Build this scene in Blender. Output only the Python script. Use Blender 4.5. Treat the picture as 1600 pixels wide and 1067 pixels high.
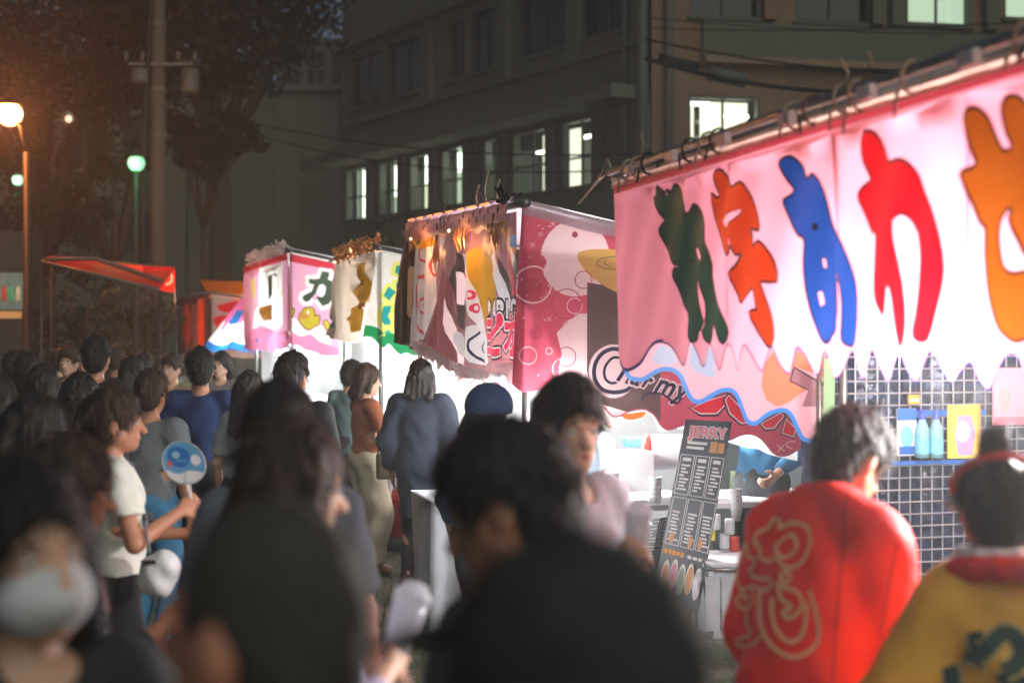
import bpy, bmesh, math, random
import numpy as np
from mathutils import Vector, Matrix
from mathutils.geometry import delaunay_2d_cdt
random.seed(7); np.random.seed(7)
for o in list(bpy.data.objects): bpy.data.objects.remove(o)
SC = bpy.context.scene; COL = SC.collection
R = math.radians

# ------------------------------------------------------------------ camera
CAMZ = 1.9; F = 1600*50/36.0; HOR = 510.0
cam = bpy.data.cameras.new('camera'); camo = bpy.data.objects.new('camera', cam); COL.objects.link(camo)
cam.lens = 50; cam.sensor_width = 36; cam.sensor_fit = 'HORIZONTAL'; cam.shift_y = -(533.5-HOR)/1600
cam.clip_start = 0.05; cam.clip_end = 600
camo.location = (0, 0, CAMZ); camo.rotation_euler = (R(90), 0, 0)
cam.dof.use_dof = True; cam.dof.focus_distance = 9.0; cam.dof.aperture_fstop = 1.7
SC.camera = camo
# ------------------------------------------------------------------ night sky and faint moon-like sun
SUN_EL, SUN_AZ = 38, 150
w = bpy.data.worlds.new('World'); SC.world = w; w.use_nodes = True
nt = w.node_tree; bg = nt.nodes['Background']
sky = nt.nodes.new('ShaderNodeTexSky'); sky.sky_type = 'NISHITA'; sky.sun_disc = False
sky.sun_elevation = R(SUN_EL); sky.sun_rotation = R(SUN_AZ)
nt.links.new(sky.outputs[0], bg.inputs[0]); bg.inputs[1].default_value = 0.009
sl = bpy.data.lights.new('sun', 'SUN'); sl.energy = 0.36; sl.angle = R(60); sl.color = (1, 1, .82)
so = bpy.data.objects.new('sun', sl); COL.objects.link(so)
so.rotation_euler = Vector((math.sin(R(SUN_AZ))*math.cos(R(SUN_EL)), math.cos(R(SUN_AZ))*math.cos(R(SUN_EL)), math.sin(R(SUN_EL)))).to_track_quat('Z', 'Y').to_euler()
# ------------------------------------------------------------------ exposure
vs_ = SC.view_settings; vs_.view_transform = 'Standard'; vs_.look = 'None'; vs_.exposure = 1.35; vs_.gamma = 1
vs_.use_curve_mapping = False
SC.cycles.use_denoising = True
try: SC.cycles.denoiser = 'OPENIMAGEDENOISE'
except Exception: pass
SC.cycles.max_bounces = 6; SC.cycles.diffuse_bounces = 3; SC.cycles.glossy_bounces = 2
SC.cycles.transmission_bounces = 4; SC.cycles.transparent_max_bounces = 6
SC.cycles.sample_clamp_indirect = 3.0; SC.cycles.caustics_reflective = False; SC.cycles.caustics_refractive = False

# ------------------------------------------------------------------ helpers
def srgb(r, g, b):
    f = lambda c: (c/255/12.92) if c/255 <= .04045 else ((c/255+.055)/1.055)**2.4
    return (f(r), f(g), f(b))
MATS = {}
def mat(name, col, rough=.6, noise=.15, scale=8, bump=0, bscale=40, trans=0, metal=0, emit=0, ecol=None, alpha=1, coat=0, stretch=(1,1,1), spec=.5):
    """principled material with procedural tone variation, optional translucency for thin cloth"""
    if name in MATS: return MATS[name]
    m = bpy.data.materials.new(name); m.use_nodes = True; t = m.node_tree; N, L = t.nodes, t.links
    b = N['Principled BSDF']; out = N['Material Output']
    tc = N.new('ShaderNodeTexCoord'); mp = N.new('ShaderNodeMapping'); mp.inputs['Scale'].default_value = stretch
    L.new(tc.outputs['Object'], mp.inputs[0])
    nz = N.new('ShaderNodeTexNoise'); nz.inputs['Scale'].default_value = scale; nz.inputs['Detail'].default_value = 5
    L.new(mp.outputs[0], nz.inputs[0])
    cr = N.new('ShaderNodeMapRange'); cr.inputs[1].default_value = .25; cr.inputs[2].default_value = .75
    cr.inputs[3].default_value = 1-noise; cr.inputs[4].default_value = 1+noise
    L.new(nz.outputs[0], cr.inputs[0])
    mx = N.new('ShaderNodeVectorMath'); mx.operation = 'SCALE'; mx.inputs[0].default_value = col
    L.new(cr.outputs[0], mx.inputs['Scale']); L.new(mx.outputs[0], b.inputs['Base Color'])
    b.inputs['Roughness'].default_value = rough; b.inputs['Metallic'].default_value = metal
    b.inputs['Specular IOR Level'].default_value = spec
    if coat: b.inputs['Coat Weight'].default_value = coat
    if emit:
        b.inputs['Emission Color'].default_value = (*(ecol or col), 1); b.inputs['Emission Strength'].default_value = emit
    if alpha < 1: b.inputs['Alpha'].default_value = alpha
    if bump:
        n2 = N.new('ShaderNodeTexNoise'); n2.inputs['Scale'].default_value = bscale; n2.inputs['Detail'].default_value = 3
        L.new(mp.outputs[0], n2.inputs[0])
        bp = N.new('ShaderNodeBump'); bp.inputs['Strength'].default_value = bump; bp.inputs['Distance'].default_value = .02
        L.new(n2.outputs[0], bp.inputs['Height']); L.new(bp.outputs[0], b.inputs['Normal'])
    if trans:
        tr = N.new('ShaderNodeBsdfTranslucent'); L.new(mx.outputs[0], tr.inputs[0])
        ms = N.new('ShaderNodeMixShader'); ms.inputs[0].default_value = trans
        L.new(b.outputs[0], ms.inputs[1]); L.new(tr.outputs[0], ms.inputs[2]); L.new(ms.outputs[0], out.inputs[0])
    MATS[name] = m; return m
def cloth(name, rgb, trans=.45, rough=.45, noise=.06, bump=.15):
    return mat(name, srgb(*rgb), rough=rough, noise=noise, scale=3, bump=bump, bscale=14, trans=trans)
def paint(name, rgb, **k): return mat(name, srgb(*rgb), **k)

def org(p):
    v = Vector((0, 0, 0))
    while p is not None: v += p.location; p = p.parent
    return v
def mesh_obj(name, verts, faces, mats, parent=None, midx=None, smooth=False):
    me = bpy.data.meshes.new(name); o0 = org(parent)
    if isinstance(verts, np.ndarray): verts = (verts - np.array(o0)).tolist()
    else: verts = [(v[0]-o0.x, v[1]-o0.y, v[2]-o0.z) for v in verts]
    me.from_pydata(verts, [], faces if isinstance(faces, list) else faces.tolist())
    for m in (mats if isinstance(mats, (list, tuple)) else [mats]): me.materials.append(m)
    if midx is not None: me.polygons.foreach_set('material_index', midx)
    if smooth: me.polygons.foreach_set('use_smooth', [True]*len(me.polygons))
    me.update()
    o = bpy.data.objects.new(name, me); COL.objects.link(o)
    if parent is not None: o.parent = parent
    return o
def tag(o, label=None, cat=None, group=None, kind=None):
    if label: o['label'] = label
    if cat: o['category'] = cat
    if group: o['group'] = group
    if kind: o['kind'] = kind
    return o
def empty(name, loc, label=None, cat=None, group=None):
    o = bpy.data.objects.new(name, None); COL.objects.link(o); o.location = loc; o.empty_display_size = .1
    return tag(o, label, cat, group)

class MB:
    """collects simple solids in world coordinates and links them as ONE mesh"""
    def __init__(s): s.v = []; s.f = []; s.m = []; s.cm = 0
    def add(s, vs, fs):
        n = len(s.v); s.v += [tuple(v) for v in vs]; s.f += [[i+n for i in f] for f in fs]; s.m += [s.cm]*len(fs); return s
    def box(s, c, sx, sy, sz, rz=0, ax=None):
        c = Vector(c); X, Y, Z = ax if ax else (Vector((math.cos(rz), math.sin(rz), 0)), Vector((-math.sin(rz), math.cos(rz), 0)), Vector((0, 0, 1)))
        vs = [c + X*(sx/2*i) + Y*(sy/2*j) + Z*(sz/2*k) for k in (-1, 1) for j in (-1, 1) for i in (-1, 1)]
        return s.add(vs, [[0,2,3,1],[4,5,7,6],[0,1,5,4],[1,3,7,5],[3,2,6,7],[2,0,4,6]])
    def tube(s, pts, r, n=8, caps=True):
        pts = [Vector(p) for p in pts]; rs = r if isinstance(r, (list, tuple)) else [r]*len(pts)
        rings = []; up = Vector((0, 0, 1))
        t0 = (pts[1]-pts[0]).normalized()
        a = t0.cross(up) if abs(t0.dot(up)) < .95 else t0.cross(Vector((1, 0, 0)))
        a.normalize()
        for i, p in enumerate(pts):
            t = (pts[min(i+1, len(pts)-1)] - pts[max(i-1, 0)]).normalized()
            a = (a - t*a.dot(t)).normalized(); b = t.cross(a)
            rings.append([p + (a*math.cos(2*math.pi*k/n) + b*math.sin(2*math.pi*k/n))*rs[i] for k in range(n)])
        vs = [v for g in rings for v in g]; fs = []
        for i in range(len(pts)-1):
            for k in range(n):
                k2 = (k+1) % n; fs.append([i*n+k, i*n+k2, (i+1)*n+k2, (i+1)*n+k])
        if caps: fs += [list(range(n))[::-1], [(len(pts)-1)*n+k for k in range(n)]]
        return s.add(vs, fs)
    def lathe(s, c, prof, n=20, ax=None):
        c = Vector(c); X, Y, Z = ax if ax else (Vector((1,0,0)), Vector((0,1,0)), Vector((0,0,1)))
        vs = [c + X*(r*math.cos(2*math.pi*k/n)) + Y*(r*math.sin(2*math.pi*k/n)) + Z*h for r, h in prof for k in range(n)]
        fs = [[i*n+k, i*n+(k+1) % n, (i+1)*n+(k+1) % n, (i+1)*n+k] for i in range(len(prof)-1) for k in range(n)]
        return s.add(vs, fs)
    def sphere(s, c, r, n=16, sc=(1,1,1)):
        c = Vector(c); m = n//2; vs = []; fs = []
        for i in range(m+1):
            th = math.pi*i/m
            for k in range(n):
                ph = 2*math.pi*k/n; vs.append(c + Vector((r*sc[0]*math.sin(th)*math.cos(ph), r*sc[1]*math.sin(th)*math.sin(ph), r*sc[2]*math.cos(th))))
        for i in range(m):
            for k in range(n): fs.append([i*n+k, (i+1)*n+k, (i+1)*n+(k+1) % n, i*n+(k+1) % n])
        return s.add(vs, fs)
    def build(s, name, mats, parent=None, smooth=False):
        return mesh_obj(name, s.v, s.f, mats, parent, s.m if isinstance(mats, (list, tuple)) else None, smooth)
def bevel(o, wd=.004, seg=2):
    m = o.modifiers.new('bevel', 'BEVEL'); m.width = wd; m.segments = seg; m.limit_method = 'ANGLE'; return o

def ray(px, py): return Vector(((px-800)/F, 1.0, -(py-HOR)/F))
CAM = Vector((0, 0, CAMZ))
def PT(px, py, D): return CAM + ray(px, py)*D
def smooth_loop(p, n=4, closed=True):
    out = []; N = len(p)
    for i in range(N if closed else N-1):
        g = lambda k: p[k % N] if closed else p[max(0, min(N-1, k))]
        p0, p1, p2, p3 = g(i-1), g(i), g(i+1), g(i+2)
        for k in range(n):
            t = k/n
            out.append(tuple(.5*((2*p1[j]) + (-p0[j]+p2[j])*t + (2*p0[j]-5*p1[j]+4*p2[j]-p3[j])*t*t + (-p0[j]+3*p1[j]-3*p2[j]+p3[j])*t**3) for j in (0, 1)))
    if not closed: out.append(tuple(p[-1]))
    return out
def area(p): return .5*sum(p[i][0]*p[(i+1) % len(p)][1] - p[(i+1) % len(p)][0]*p[i][1] for i in range(len(p)))
def grow(p, d):
    """offset a closed outline outwards by d"""
    s = 1 if area(p) > 0 else -1; N = len(p); out = []
    for i in range(N):
        a, b, c = p[i-1], p[i], p[(i+1) % N]
        n1 = Vector((b[1]-a[1], a[0]-b[0])); n2 = Vector((c[1]-b[1], b[0]-c[0]))
        n1.normalize(); n2.normalize(); n = n1+n2
        if n.length < .3: n = n1
        n.normalize(); out.append((b[0]+n.x*d*s, b[1]+n.y*d*s))
    return out
def cvt(pts, ox, oy, sc): return [(ox+x/sc, oy+y/sc) for x, y in pts]
def ellipse(cx, cy, rx, ry, n=24, rot=0):
    c, s = math.cos(rot), math.sin(rot)
    return [(cx+rx*math.cos(2*math.pi*k/n)*c-ry*math.sin(2*math.pi*k/n)*s, cy+rx*math.cos(2*math.pi*k/n)*s+ry*math.sin(2*math.pi*k/n)*c) for k in range(n)]
_TXT = {}
def text_loops(txt, size=1.0, bold=0, shear=0):
    """outline loops of a line of lettering, lower-left at the origin"""
    key = (txt, size, bold, shear)
    if key in _TXT: return _TXT[key]
    cu = bpy.data.curves.new('t', 'FONT'); cu.body = txt; cu.size = size; cu.fill_mode = 'NONE'; cu.offset = bold; cu.shear = shear; cu.resolution_u = 3
    ob = bpy.data.objects.new('t', cu); COL.objects.link(ob)
    bpy.context.view_layer.update()
    me = ob.evaluated_get(bpy.context.evaluated_depsgraph_get()).to_mesh()
    nb = {}
    for e in me.edges:
        a, b = e.vertices; nb.setdefault(a, []).append(b); nb.setdefault(b, []).append(a)
    seen = set(); loops = []
    for st in nb:
        if st in seen: continue
        lp = [st]; seen.add(st); cur = st
        while True:
            nx = [q for q in nb[cur] if q not in seen]
            if not nx: break
            cur = nx[0]; seen.add(cur); lp.append(cur)
        if len(lp) > 2: loops.append([(me.vertices[i].co.x, me.vertices[i].co.y) for i in lp])
    bpy.data.objects.remove(ob); bpy.data.curves.remove(cu)
    if bold:
        def pin(p, l): return sum(((l[i-1][1] > p[1]) != (l[i][1] > p[1])) and p[0] < l[i-1][0]+(p[1]-l[i-1][1])*(l[i][0]-l[i-1][0])/(l[i][1]-l[i-1][1]) for i in range(len(l))) % 2
        loops = [grow(l, -min(bold, .012) if any(pin(l[0], m) for m in loops if m is not l) else bold) for l in loops]
    _TXT[key] = loops; return loops

class Sheet:
    """a hanging printed cloth: a cut outline, printed shapes and soft folds; one mesh with a material per ink"""
    def __init__(s, O, sd, up=(0, 0, 1), disp=None):
        s.O = Vector(O); s.sd = Vector(sd).normalized(); s.up = Vector(up).normalized()
        s.N = s.sd.cross(s.up).normalized()
        if s.N.dot(CAM - s.O) < 0: s.N.negate()
        s.disp = disp or (lambda a, b: 0); s.shapes = []; s.edge = None; s.mats = []
    def uv(s, px, py):
        d = ray(px, py); t = (s.O-CAM).dot(s.N)/d.dot(s.N); q = CAM + d*t - s.O
        return (q.dot(s.sd), q.dot(s.up))
    def P(s, a, b, off=0): return s.O + s.sd*a + s.up*b + s.N*(s.disp(a, b)+off)
    def px(s, pts): return [s.uv(*p) for p in pts]
    def ink(s, loops, m):
        if loops and not isinstance(loops[0], list): loops = [loops]
        loops = [list(l) for l in loops]
        s.shapes.append((loops, m)); return s
    def line(s, pts, wd, m, closed=False):
        lp = []
        P = pts + ([pts[0]] if closed else [])
        for a, b in zip(P, P[1:]):
            d = Vector((b[0]-a[0], b[1]-a[1]))
            if d.length < 1e-6: continue
            d.normalize(); n = Vector((-d.y, d.x))*wd/2; e = d*wd*.35
            s.shapes.append(([[(a[0]-e.x+n.x*.6, a[1]-e.y+n.y*.6), (a[0]-e.x-n.x*.6, a[1]-e.y-n.y*.6), (a[0]-n.x, a[1]-n.y), (b[0]-n.x, b[1]-n.y), (b[0]+e.x-n.x*.6, b[1]+e.y-n.y*.6), (b[0]+e.x+n.x*.6, b[1]+e.y+n.y*.6), (b[0]+n.x, b[1]+n.y), (a[0]+n.x, a[1]+n.y)]], m))
        return s
    def text(s, txt, a, b, size, m, bold=0, shear=0, sx=1, rot=0, outline=None, ow=.01):
        def place(bd):
            c, si = math.cos(rot), math.sin(rot)
            return [[(a+(x*sx)*c-y*si, b+(x*sx)*si+y*c) for x, y in l] for l in text_loops(txt, size, bd, shear)]
        if outline is not None: s.ink(place(bold+ow), outline)
        s.ink(place(bold), m); return s
    def build(s, name, base, parent, grid=.08, smooth=True):
        mats = [base]; V = []; E = []
        def addloop(l):
            n = len(V); V.extend([Vector(p) for p in l]); E.extend([(n+i, n+(i+1) % len(l)) for i in range(len(l))])
        addloop(s.edge)
        for loops, m in s.shapes:
            if m is not None and m not in mats: mats.append(m)
            for l in loops: addloop(l)
        xs = [p[0] for p in s.edge]; ys = [p[1] for p in s.edge]
        gx = np.arange(min(xs)+grid*.37, max(xs), grid); gy = np.arange(min(ys)+grid*.41, max(ys), grid)
        for x in gx:
            for y in gy: V.append(Vector((x, y)))
        vo, eo, fo, _, _, _ = delaunay_2d_cdt(V, E, [], 0, 1e-6, True)
        vo = np.array([(v[0], v[1]) for v in vo]); fo = np.array(fo)
        cen = vo[fo].mean(1)
        def inside(loops):
            c = np.zeros(len(cen), int)
            for l in loops:
                p = np.array(l); q = np.roll(p, -1, 0)
                for (x1, y1), (x2, y2) in zip(p, q):
                    if y1 == y2: continue
                    m_ = ((y1 > cen[:, 1]) != (y2 > cen[:, 1]))
                    xi = x1 + (cen[:, 1]-y1)*(x2-x1)/(y2-y1); c += m_ & (cen[:, 0] < xi)
            return (c % 2) == 1
        keep = inside([s.edge]); mi = np.zeros(len(cen), int)
        for loops, m in s.shapes:
            k = inside(loops)
            if m is None: keep &= ~k
            else: mi[k] = mats.index(m)
        fo = fo[keep]; mi = mi[keep]
        if s.sd.cross(s.up).dot(s.N) < 0: fo = fo[:, ::-1]
        verts = [s.P(a, b) for a, b in vo]
        used = np.unique(fo); rm = -np.ones(len(verts), int); rm[used] = np.arange(len(used))
        return mesh_obj(name, [verts[i] for i in used], rm[fo], mats, parent, mi.tolist(), smooth)

def bulb(name, p, power, col=(1, .97, .92), parent=None, r=.05, emit=60):
    """a hanging bare bulb: socket, cord and glowing glass"""
    p = Vector(p)
    b = MB().sphere(p, r, 14, (1, 1, 1.25)).build('bulb_glass', mat('bulb_%s_%d' % (name, emit), (.9, .9, .9), emit=emit, ecol=col), parent, True)
    if r > .02: MB().lathe(p, [(r*.5, r*1.1), (r*.5, r*2.2), (.008, r*2.4), (.008, r*2.4+.25)], 10).build('bulb_socket', paint('black_plastic', (25, 25, 28), rough=.4), parent, True)
    l = bpy.data.lights.new(name, 'POINT'); l.energy = power; l.color = col; l.shadow_soft_size = r*1.6
    lo = bpy.data.objects.new(name, l); COL.objects.link(lo); lo.location = p - org(parent) + Vector((0, 0, -r*1.25-.09)); lo.parent = parent
    return lo

# ================================================================== SETTING
def ground_mat():
    m = bpy.data.materials.new('dirt_and_grass'); m.use_nodes = True; t = m.node_tree; N, L = t.nodes, t.links; b = N['Principled BSDF']
    tc = N.new('ShaderNodeTexCoord')
    n1 = N.new('ShaderNodeTexNoise'); n1.inputs['Scale'].default_value = 1.3; n1.inputs['Detail'].default_value = 8; n1.inputs['Roughness'].default_value = .7
    n2 = N.new('ShaderNodeTexNoise'); n2.inputs['Scale'].default_value = 38; n2.inputs['Detail'].default_value = 6
    for n in (n1, n2): L.new(tc.outputs['Object'], n.inputs[0])
    r = N.new('ShaderNodeValToRGB'); e = r.color_ramp.elements
    e[0].position = .42; e[0].color = (.055, .085, .03, 1); e[1].position = .58; e[1].color = (.24, .2, .145, 1)
    L.new(n1.outputs[0], r.inputs[0])
    mm = N.new('ShaderNodeMix'); mm.data_type = 'RGBA'; mm.blend_type = 'MULTIPLY'; mm.inputs[0].default_value = .8
    L.new(r.outputs[0], mm.inputs[6]); r2 = N.new('ShaderNodeValToRGB'); r2.color_ramp.elements[0].position = .35; r2.color_ramp.elements[0].color = (.3, .3, .3, 1); r2.color_ramp.elements[1].position = .62
    L.new(n2.outputs[0], r2.inputs[0]); L.new(r2.outputs[0], mm.inputs[7]); L.new(mm.outputs[2], b.inputs['Base Color'])
    b.inputs['Roughness'].default_value = .95
    bp = N.new('ShaderNodeBump'); bp.inputs['Strength'].default_value = .7; bp.inputs['Distance'].default_value = .03; L.new(n2.outputs[0], bp.inputs['Height']); L.new(bp.outputs[0], b.inputs['Normal'])
    return m
g = MB().add([(-300, -60, 0), (300, -60, 0), (300, 500, 0), (-300, 500, 0)], [[0, 1, 2, 3]]).build('ground', ground_mat()); tag(g, kind='structure')
# grass tufts in the trodden aisle
gv = []; gf = []
rg = random.Random(3)
for i in range(9000):
    D = rg.uniform(4.2, 13); px = rg.gauss(600, 130) if i % 3 else rg.uniform(150, 420)
    x = (px-800)/F*D
    if math.sin(x*3.1+D*1.7)+math.sin(x*5.3-D*2.9)+rg.uniform(-.9, .9) < -.1: continue
    h = rg.uniform(.02, .075); a = rg.uniform(0, 6.28); ln = rg.uniform(0, .04); wd = .004
    n = len(gv); ca, sa = math.cos(a), math.sin(a)
    gv += [(x-sa*wd, D+ca*wd, 0), (x+sa*wd, D-ca*wd, 0), (x+ca*ln, D+sa*ln, h)]; gf.append([n, n+1, n+2])
tag(mesh_obj('grass', gv, gf, mat('grass_blades', (.07, .12, .03), noise=.5, scale=5, trans=.3)), 'short grass tufts growing in the trodden dirt aisle', 'grass', kind='stuff')

# ---- office building with the row of lit windows
K0 = Vector((2.83, 30, 0)); EB = Vector((-.614, 1, 0)).normalized()
C_WALL = paint('office_concrete', (106, 108, 94), rough=.9, noise=.12, scale=.8, bump=.1, bscale=6)
C_TRIM = paint('office_trim', (100, 102, 90), rough=.9, noise=.1, scale=2)
C_FRAME = paint('window_frame_metal', (70, 74, 70), rough=.5)
C_DARK = paint('dark_window_glass', (26, 30, 30), rough=.12, noise=.05)
C_PIPE = paint('drain_pipe_grey', (95, 98, 94), rough=.6)
E_LIT = mat('lit_curtain', srgb(200, 205, 185), noise=.35, scale=3, stretch=(6, 6, .4), emit=.95, ecol=srgb(205, 214, 180))
E_DIM = mat('dim_curtain', srgb(120, 130, 115), noise=.4, scale=3, stretch=(6, 6, .4), emit=.5, ecol=srgb(190, 215, 185))
E_TUBE = mat('fluorescent_tube', (.9, .95, .9), emit=2.2, ecol=srgb(240, 255, 235))
E_ROOM = mat('lit_room_wall', srgb(210, 205, 180), noise=.1, emit=.8, ecol=srgb(225, 226, 200))
bld = empty('office_building', K0, 'long dark concrete office block with a row of lit lower windows', 'building')
wallS = Sheet(K0, EB)
LEN = 15.2; wallS.edge = [(0, 0), (LEN, 0), (LEN, 16), (0, 16)]
def window(parent, sh, s0, s1, z0, z1, mode, mull=1, depth=.22, tubes=(), trans=0, open_side=0, rnd=random.Random(1)):
    sh.ink([(s0, z0), (s1, z0), (s1, z1), (s0, z1)], None)
    sd, up, N = sh.sd, sh.up, sh.N; c = sh.O + sd*((s0+s1)/2) + up*((z0+z1)/2); ax = (sd, N, up); wd, ht = s1-s0, z1-z0
    w_ = empty('window', c - org(parent)); w_.parent = parent
    f = MB()
    for k in (-1, 1): f.box(c+sd*k*(wd/2-.03)-N*.10, .06, .2, ht, ax=ax)
    f.box(c+up*(ht/2-.03)-N*.10, wd-.12, .2, .06, ax=ax); f.box(c-up*(ht/2-.03)-N*.10, wd-.12, .2, .06, ax=ax)
    for k in range(mull): f.box(c+sd*(wd*((k+1)/(mull+1)-.5))-N*.12, .05, .05, ht-.12, ax=ax)
    if trans: f.box(c+up*(ht*(trans-.5))-N*.125, wd-.12, .04, .05, ax=ax)
    f.build('window_frame', C_FRAME, w_)
    MB().box(c+up*(-ht/2-.03)+N*.04, wd+.1, .12, .06, ax=ax).build('window_sill', C_TRIM, w_)
    gp = MB().add([c+sd*(a*wd/2)+up*(b*ht/2)-N*.14 for a, b in ((-1,-1),(1,-1),(1,1),(-1,1))], [[0,1,2,3]])
    if mode == 'dark': gp.build('pane', C_DARK, w_); return w_
    gp.build('pane', mat('clear_glass', (.6, .7, .65), rough=.03, alpha=.12, noise=0), w_)
    def panel(a0, a1, m, dp, nm):
        MB().add([c+sd*(a*wd/2)+up*(b*ht/2*1.02)-N*dp for a, b in ((a0,-1),(a1,-1),(a1,1),(a0,1))], [[0,1,2,3]]).build(nm, m, w_)
    if mode == 'room':
        panel(-1.1, 1.1, E_ROOM, .95, 'room_wall')
        for (a, b, l) in tubes: MB().tube([c+sd*((a-l/2)*wd)+up*(b*ht)-N*.6, c+sd*((a+l/2)*wd)+up*(b*ht)-N*.6], .045, 6).build('ceiling_tube', E_TUBE, w_)
    elif mode == 'curtain':
        panel(-1.1, 1.1, E_DIM, .45, 'curtain')
        for (a, b, l) in tubes: MB().box(c+sd*(a*wd)+up*((b-l/2)*ht)-N*.34, .28, .03, l*ht, ax=ax).build('light_strip', E_TUBE, w_)
        if open_side: panel(-.05 if open_side > 0 else -1, 1 if open_side > 0 else .05, E_LIT, .42, 'curtain')
    return w_
def srange(sh, a, b, y): return sh.uv(b, y)[0], sh.uv(a, y)[0]
rows = [((540, 575), 'curtain', [(.05, .46, .9)], 0), ((592, 626), 'curtain', [(.12, .42, .55)], 0), ((640, 673), 'curtain', [(.12, .48, .5)], 1),
        ((690, 723), 'curtain', [(.1, .45, .35)], -1), ((756, 781), 'curtain', [(.1, .42, .25)], 1), ((800, 857), 'room', [(.25, .2, .25)], 0), ((877, 931), 'room', [(-.05, .12, .35), (.25, .3, .4), (-.2, .33, .3)], 0)]
for (a, b), md, tb, os_ in rows:
    s0, s1 = srange(wallS, a, b, 250); window(bld, wallS, s0, s1, 5.03, 6.6, md, 1, tubes=tb, trans=.45, open_side=os_)
for a, b in ((547, 597), (604, 664), (698, 727), (735, 778), (810, 885), (905, 985)):
    s0, s1 = srange(wallS, a, b, 90); window(bld, wallS, s0, s1, 8.3, 9.9, 'dark', 1)
for a, b in ((545, 600), (612, 668), (690, 772), (812, 890)):
    s0, s1 = srange(wallS, a, b, 300); window(bld, wallS, s0, s1, 1.2, 3.4, 'dark', 1)
wallS.build('wall', C_WALL, bld, grid=2.0, smooth=False)
ax = (EB, wallS.N, Vector((0, 0, 1)))
MB().box(K0+EB*(LEN/2)-wallS.N*5.3+Vector((0,0,8)), LEN-.1, 7.9, 15.9, ax=ax).build('inner_core', C_DARK, bld)
MB().box(K0+EB*(LEN/2+.6)+wallS.N*.45+Vector((0,0,6.82)), LEN+1.2, .9, .28, ax=ax).build('canopy_ledge', C_TRIM, bld)
MB().box(K0+EB*(LEN/2)+wallS.N*.12+Vector((0,0,10.25)), LEN, .24, .2, ax=ax).build('string_course', C_TRIM, bld)
MB().box(K0+EB*(LEN/2)+wallS.N*.08+Vector((0,0,7.9)), LEN, .16, .12, ax=ax).build('string_course', C_TRIM, bld)
for px in (582, 632, 681, 740, 790, 866, 940):
    s_ = wallS.uv(px, 250)[0]; MB().box(K0+EB*s_+wallS.N*.1+Vector((0,0,5.85)), .36, .12, 1.66, ax=ax).build('pier', C_TRIM, bld)
for px in (670, 790, 900):
    s_ = wallS.uv(px, 80)[0]; MB().box(K0+EB*s_+wallS.N*.07+Vector((0,0,9.05)), .5, .14, 2.2, ax=ax).build('pier', C_TRIM, bld)
MB().tube([K0+wallS.N*.16-EB*.1+Vector((0,0,0)), K0+wallS.N*.16-EB*.1+Vector((0,0,16))], .13, 10).build('drain_pipe', C_PIPE, bld, True)
MB().tube([K0+wallS.N*.12+EB*.6+Vector((0,0,0)), K0+wallS.N*.12+EB*.6+Vector((0,0,16))], .06, 8).build('drain_pipe', C_PIPE, bld, True)
# ---- tan building on the right
Q0 = PT(1018, HOR, 29.6); Q0.z = 0; EQ = Vector((.978, .208, 0))
tan = empty('tan_building', Q0, 'tan tiled building behind the pink stall with one lit window', 'building')
C_TAN = paint('tan_tile', (128, 104, 84), rough=.8, noise=.1, scale=1.2, bump=.08, bscale=30)
tS = Sheet(Q0, EQ); tS.edge = [(0, 0), (15, 0), (15, 16), (0, 16)]
def trect(x0, y0, x1, y1): a = tS.uv(x0, y1); b = tS.uv(x1, y0); return a[0], b[0], a[1], b[1]
window(tan, tS, *trect(1075, 152, 1188, 262), 'room', 1, tubes=[(-.3, .44, .45), (.3, .28, .35), (.3, .05, .4)])
window(tan, tS, *trect(1415, -70, 1517, 38), 'curtain', 1, open_side=0)
window(tan, tS, *trect(1568, -70, 1670, 30), 'curtain', 1, open_side=0)
window(tan, tS, *trect(1077, -80, 1186, 26), 'dark', 1); window(tan, tS, *trect(1242, -80, 1357, 34), 'dark', 1)
window(tan, tS, *trect(1242, 165, 1357, 280), 'dark', 1)
tS.build('wall', C_TAN, tan, grid=2.0, smooth=False)
axq = (EQ, tS.N, Vector((0, 0, 1)))
MB().box(Q0+EQ*7.5-tS.N*5.4+Vector((0,0,8)), 14.9, 7.9, 15.9, ax=axq).build('inner_core', C_DARK, tan)
zl = tS.uv(1240, 101)[1]
MB().box(Q0+EQ*8+tS.N*.14+Vector((0,0,zl)), 13.8, .28, .14, ax=axq).build('ledge', paint('tan_trim', (140, 118, 98), rough=.8), tan)
MB().box(Q0+EQ*8+tS.N*.06+Vector((0,0,zl+.45)), 13.8, .12, .75, ax=axq).build('spandrel', C_TRIM, tan)
for px in (1200, 1368, 1398, 1545):
    s_ = tS.uv(px, 60)[0]; MB().box(Q0+EQ*s_+tS.N*.1+Vector((0,0,zl+4.0)), .3, .2, 6.2, ax=axq).build('pilaster', C_TRIM if px > 1300 else C_TAN, tan)
MB().tube([Q0+EQ*.35+tS.N*.1, Q0+EQ*.35+tS.N*.1+Vector((0,0,16))], .09, 8).build('drain_pipe', C_PIPE, tan, True)
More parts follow.
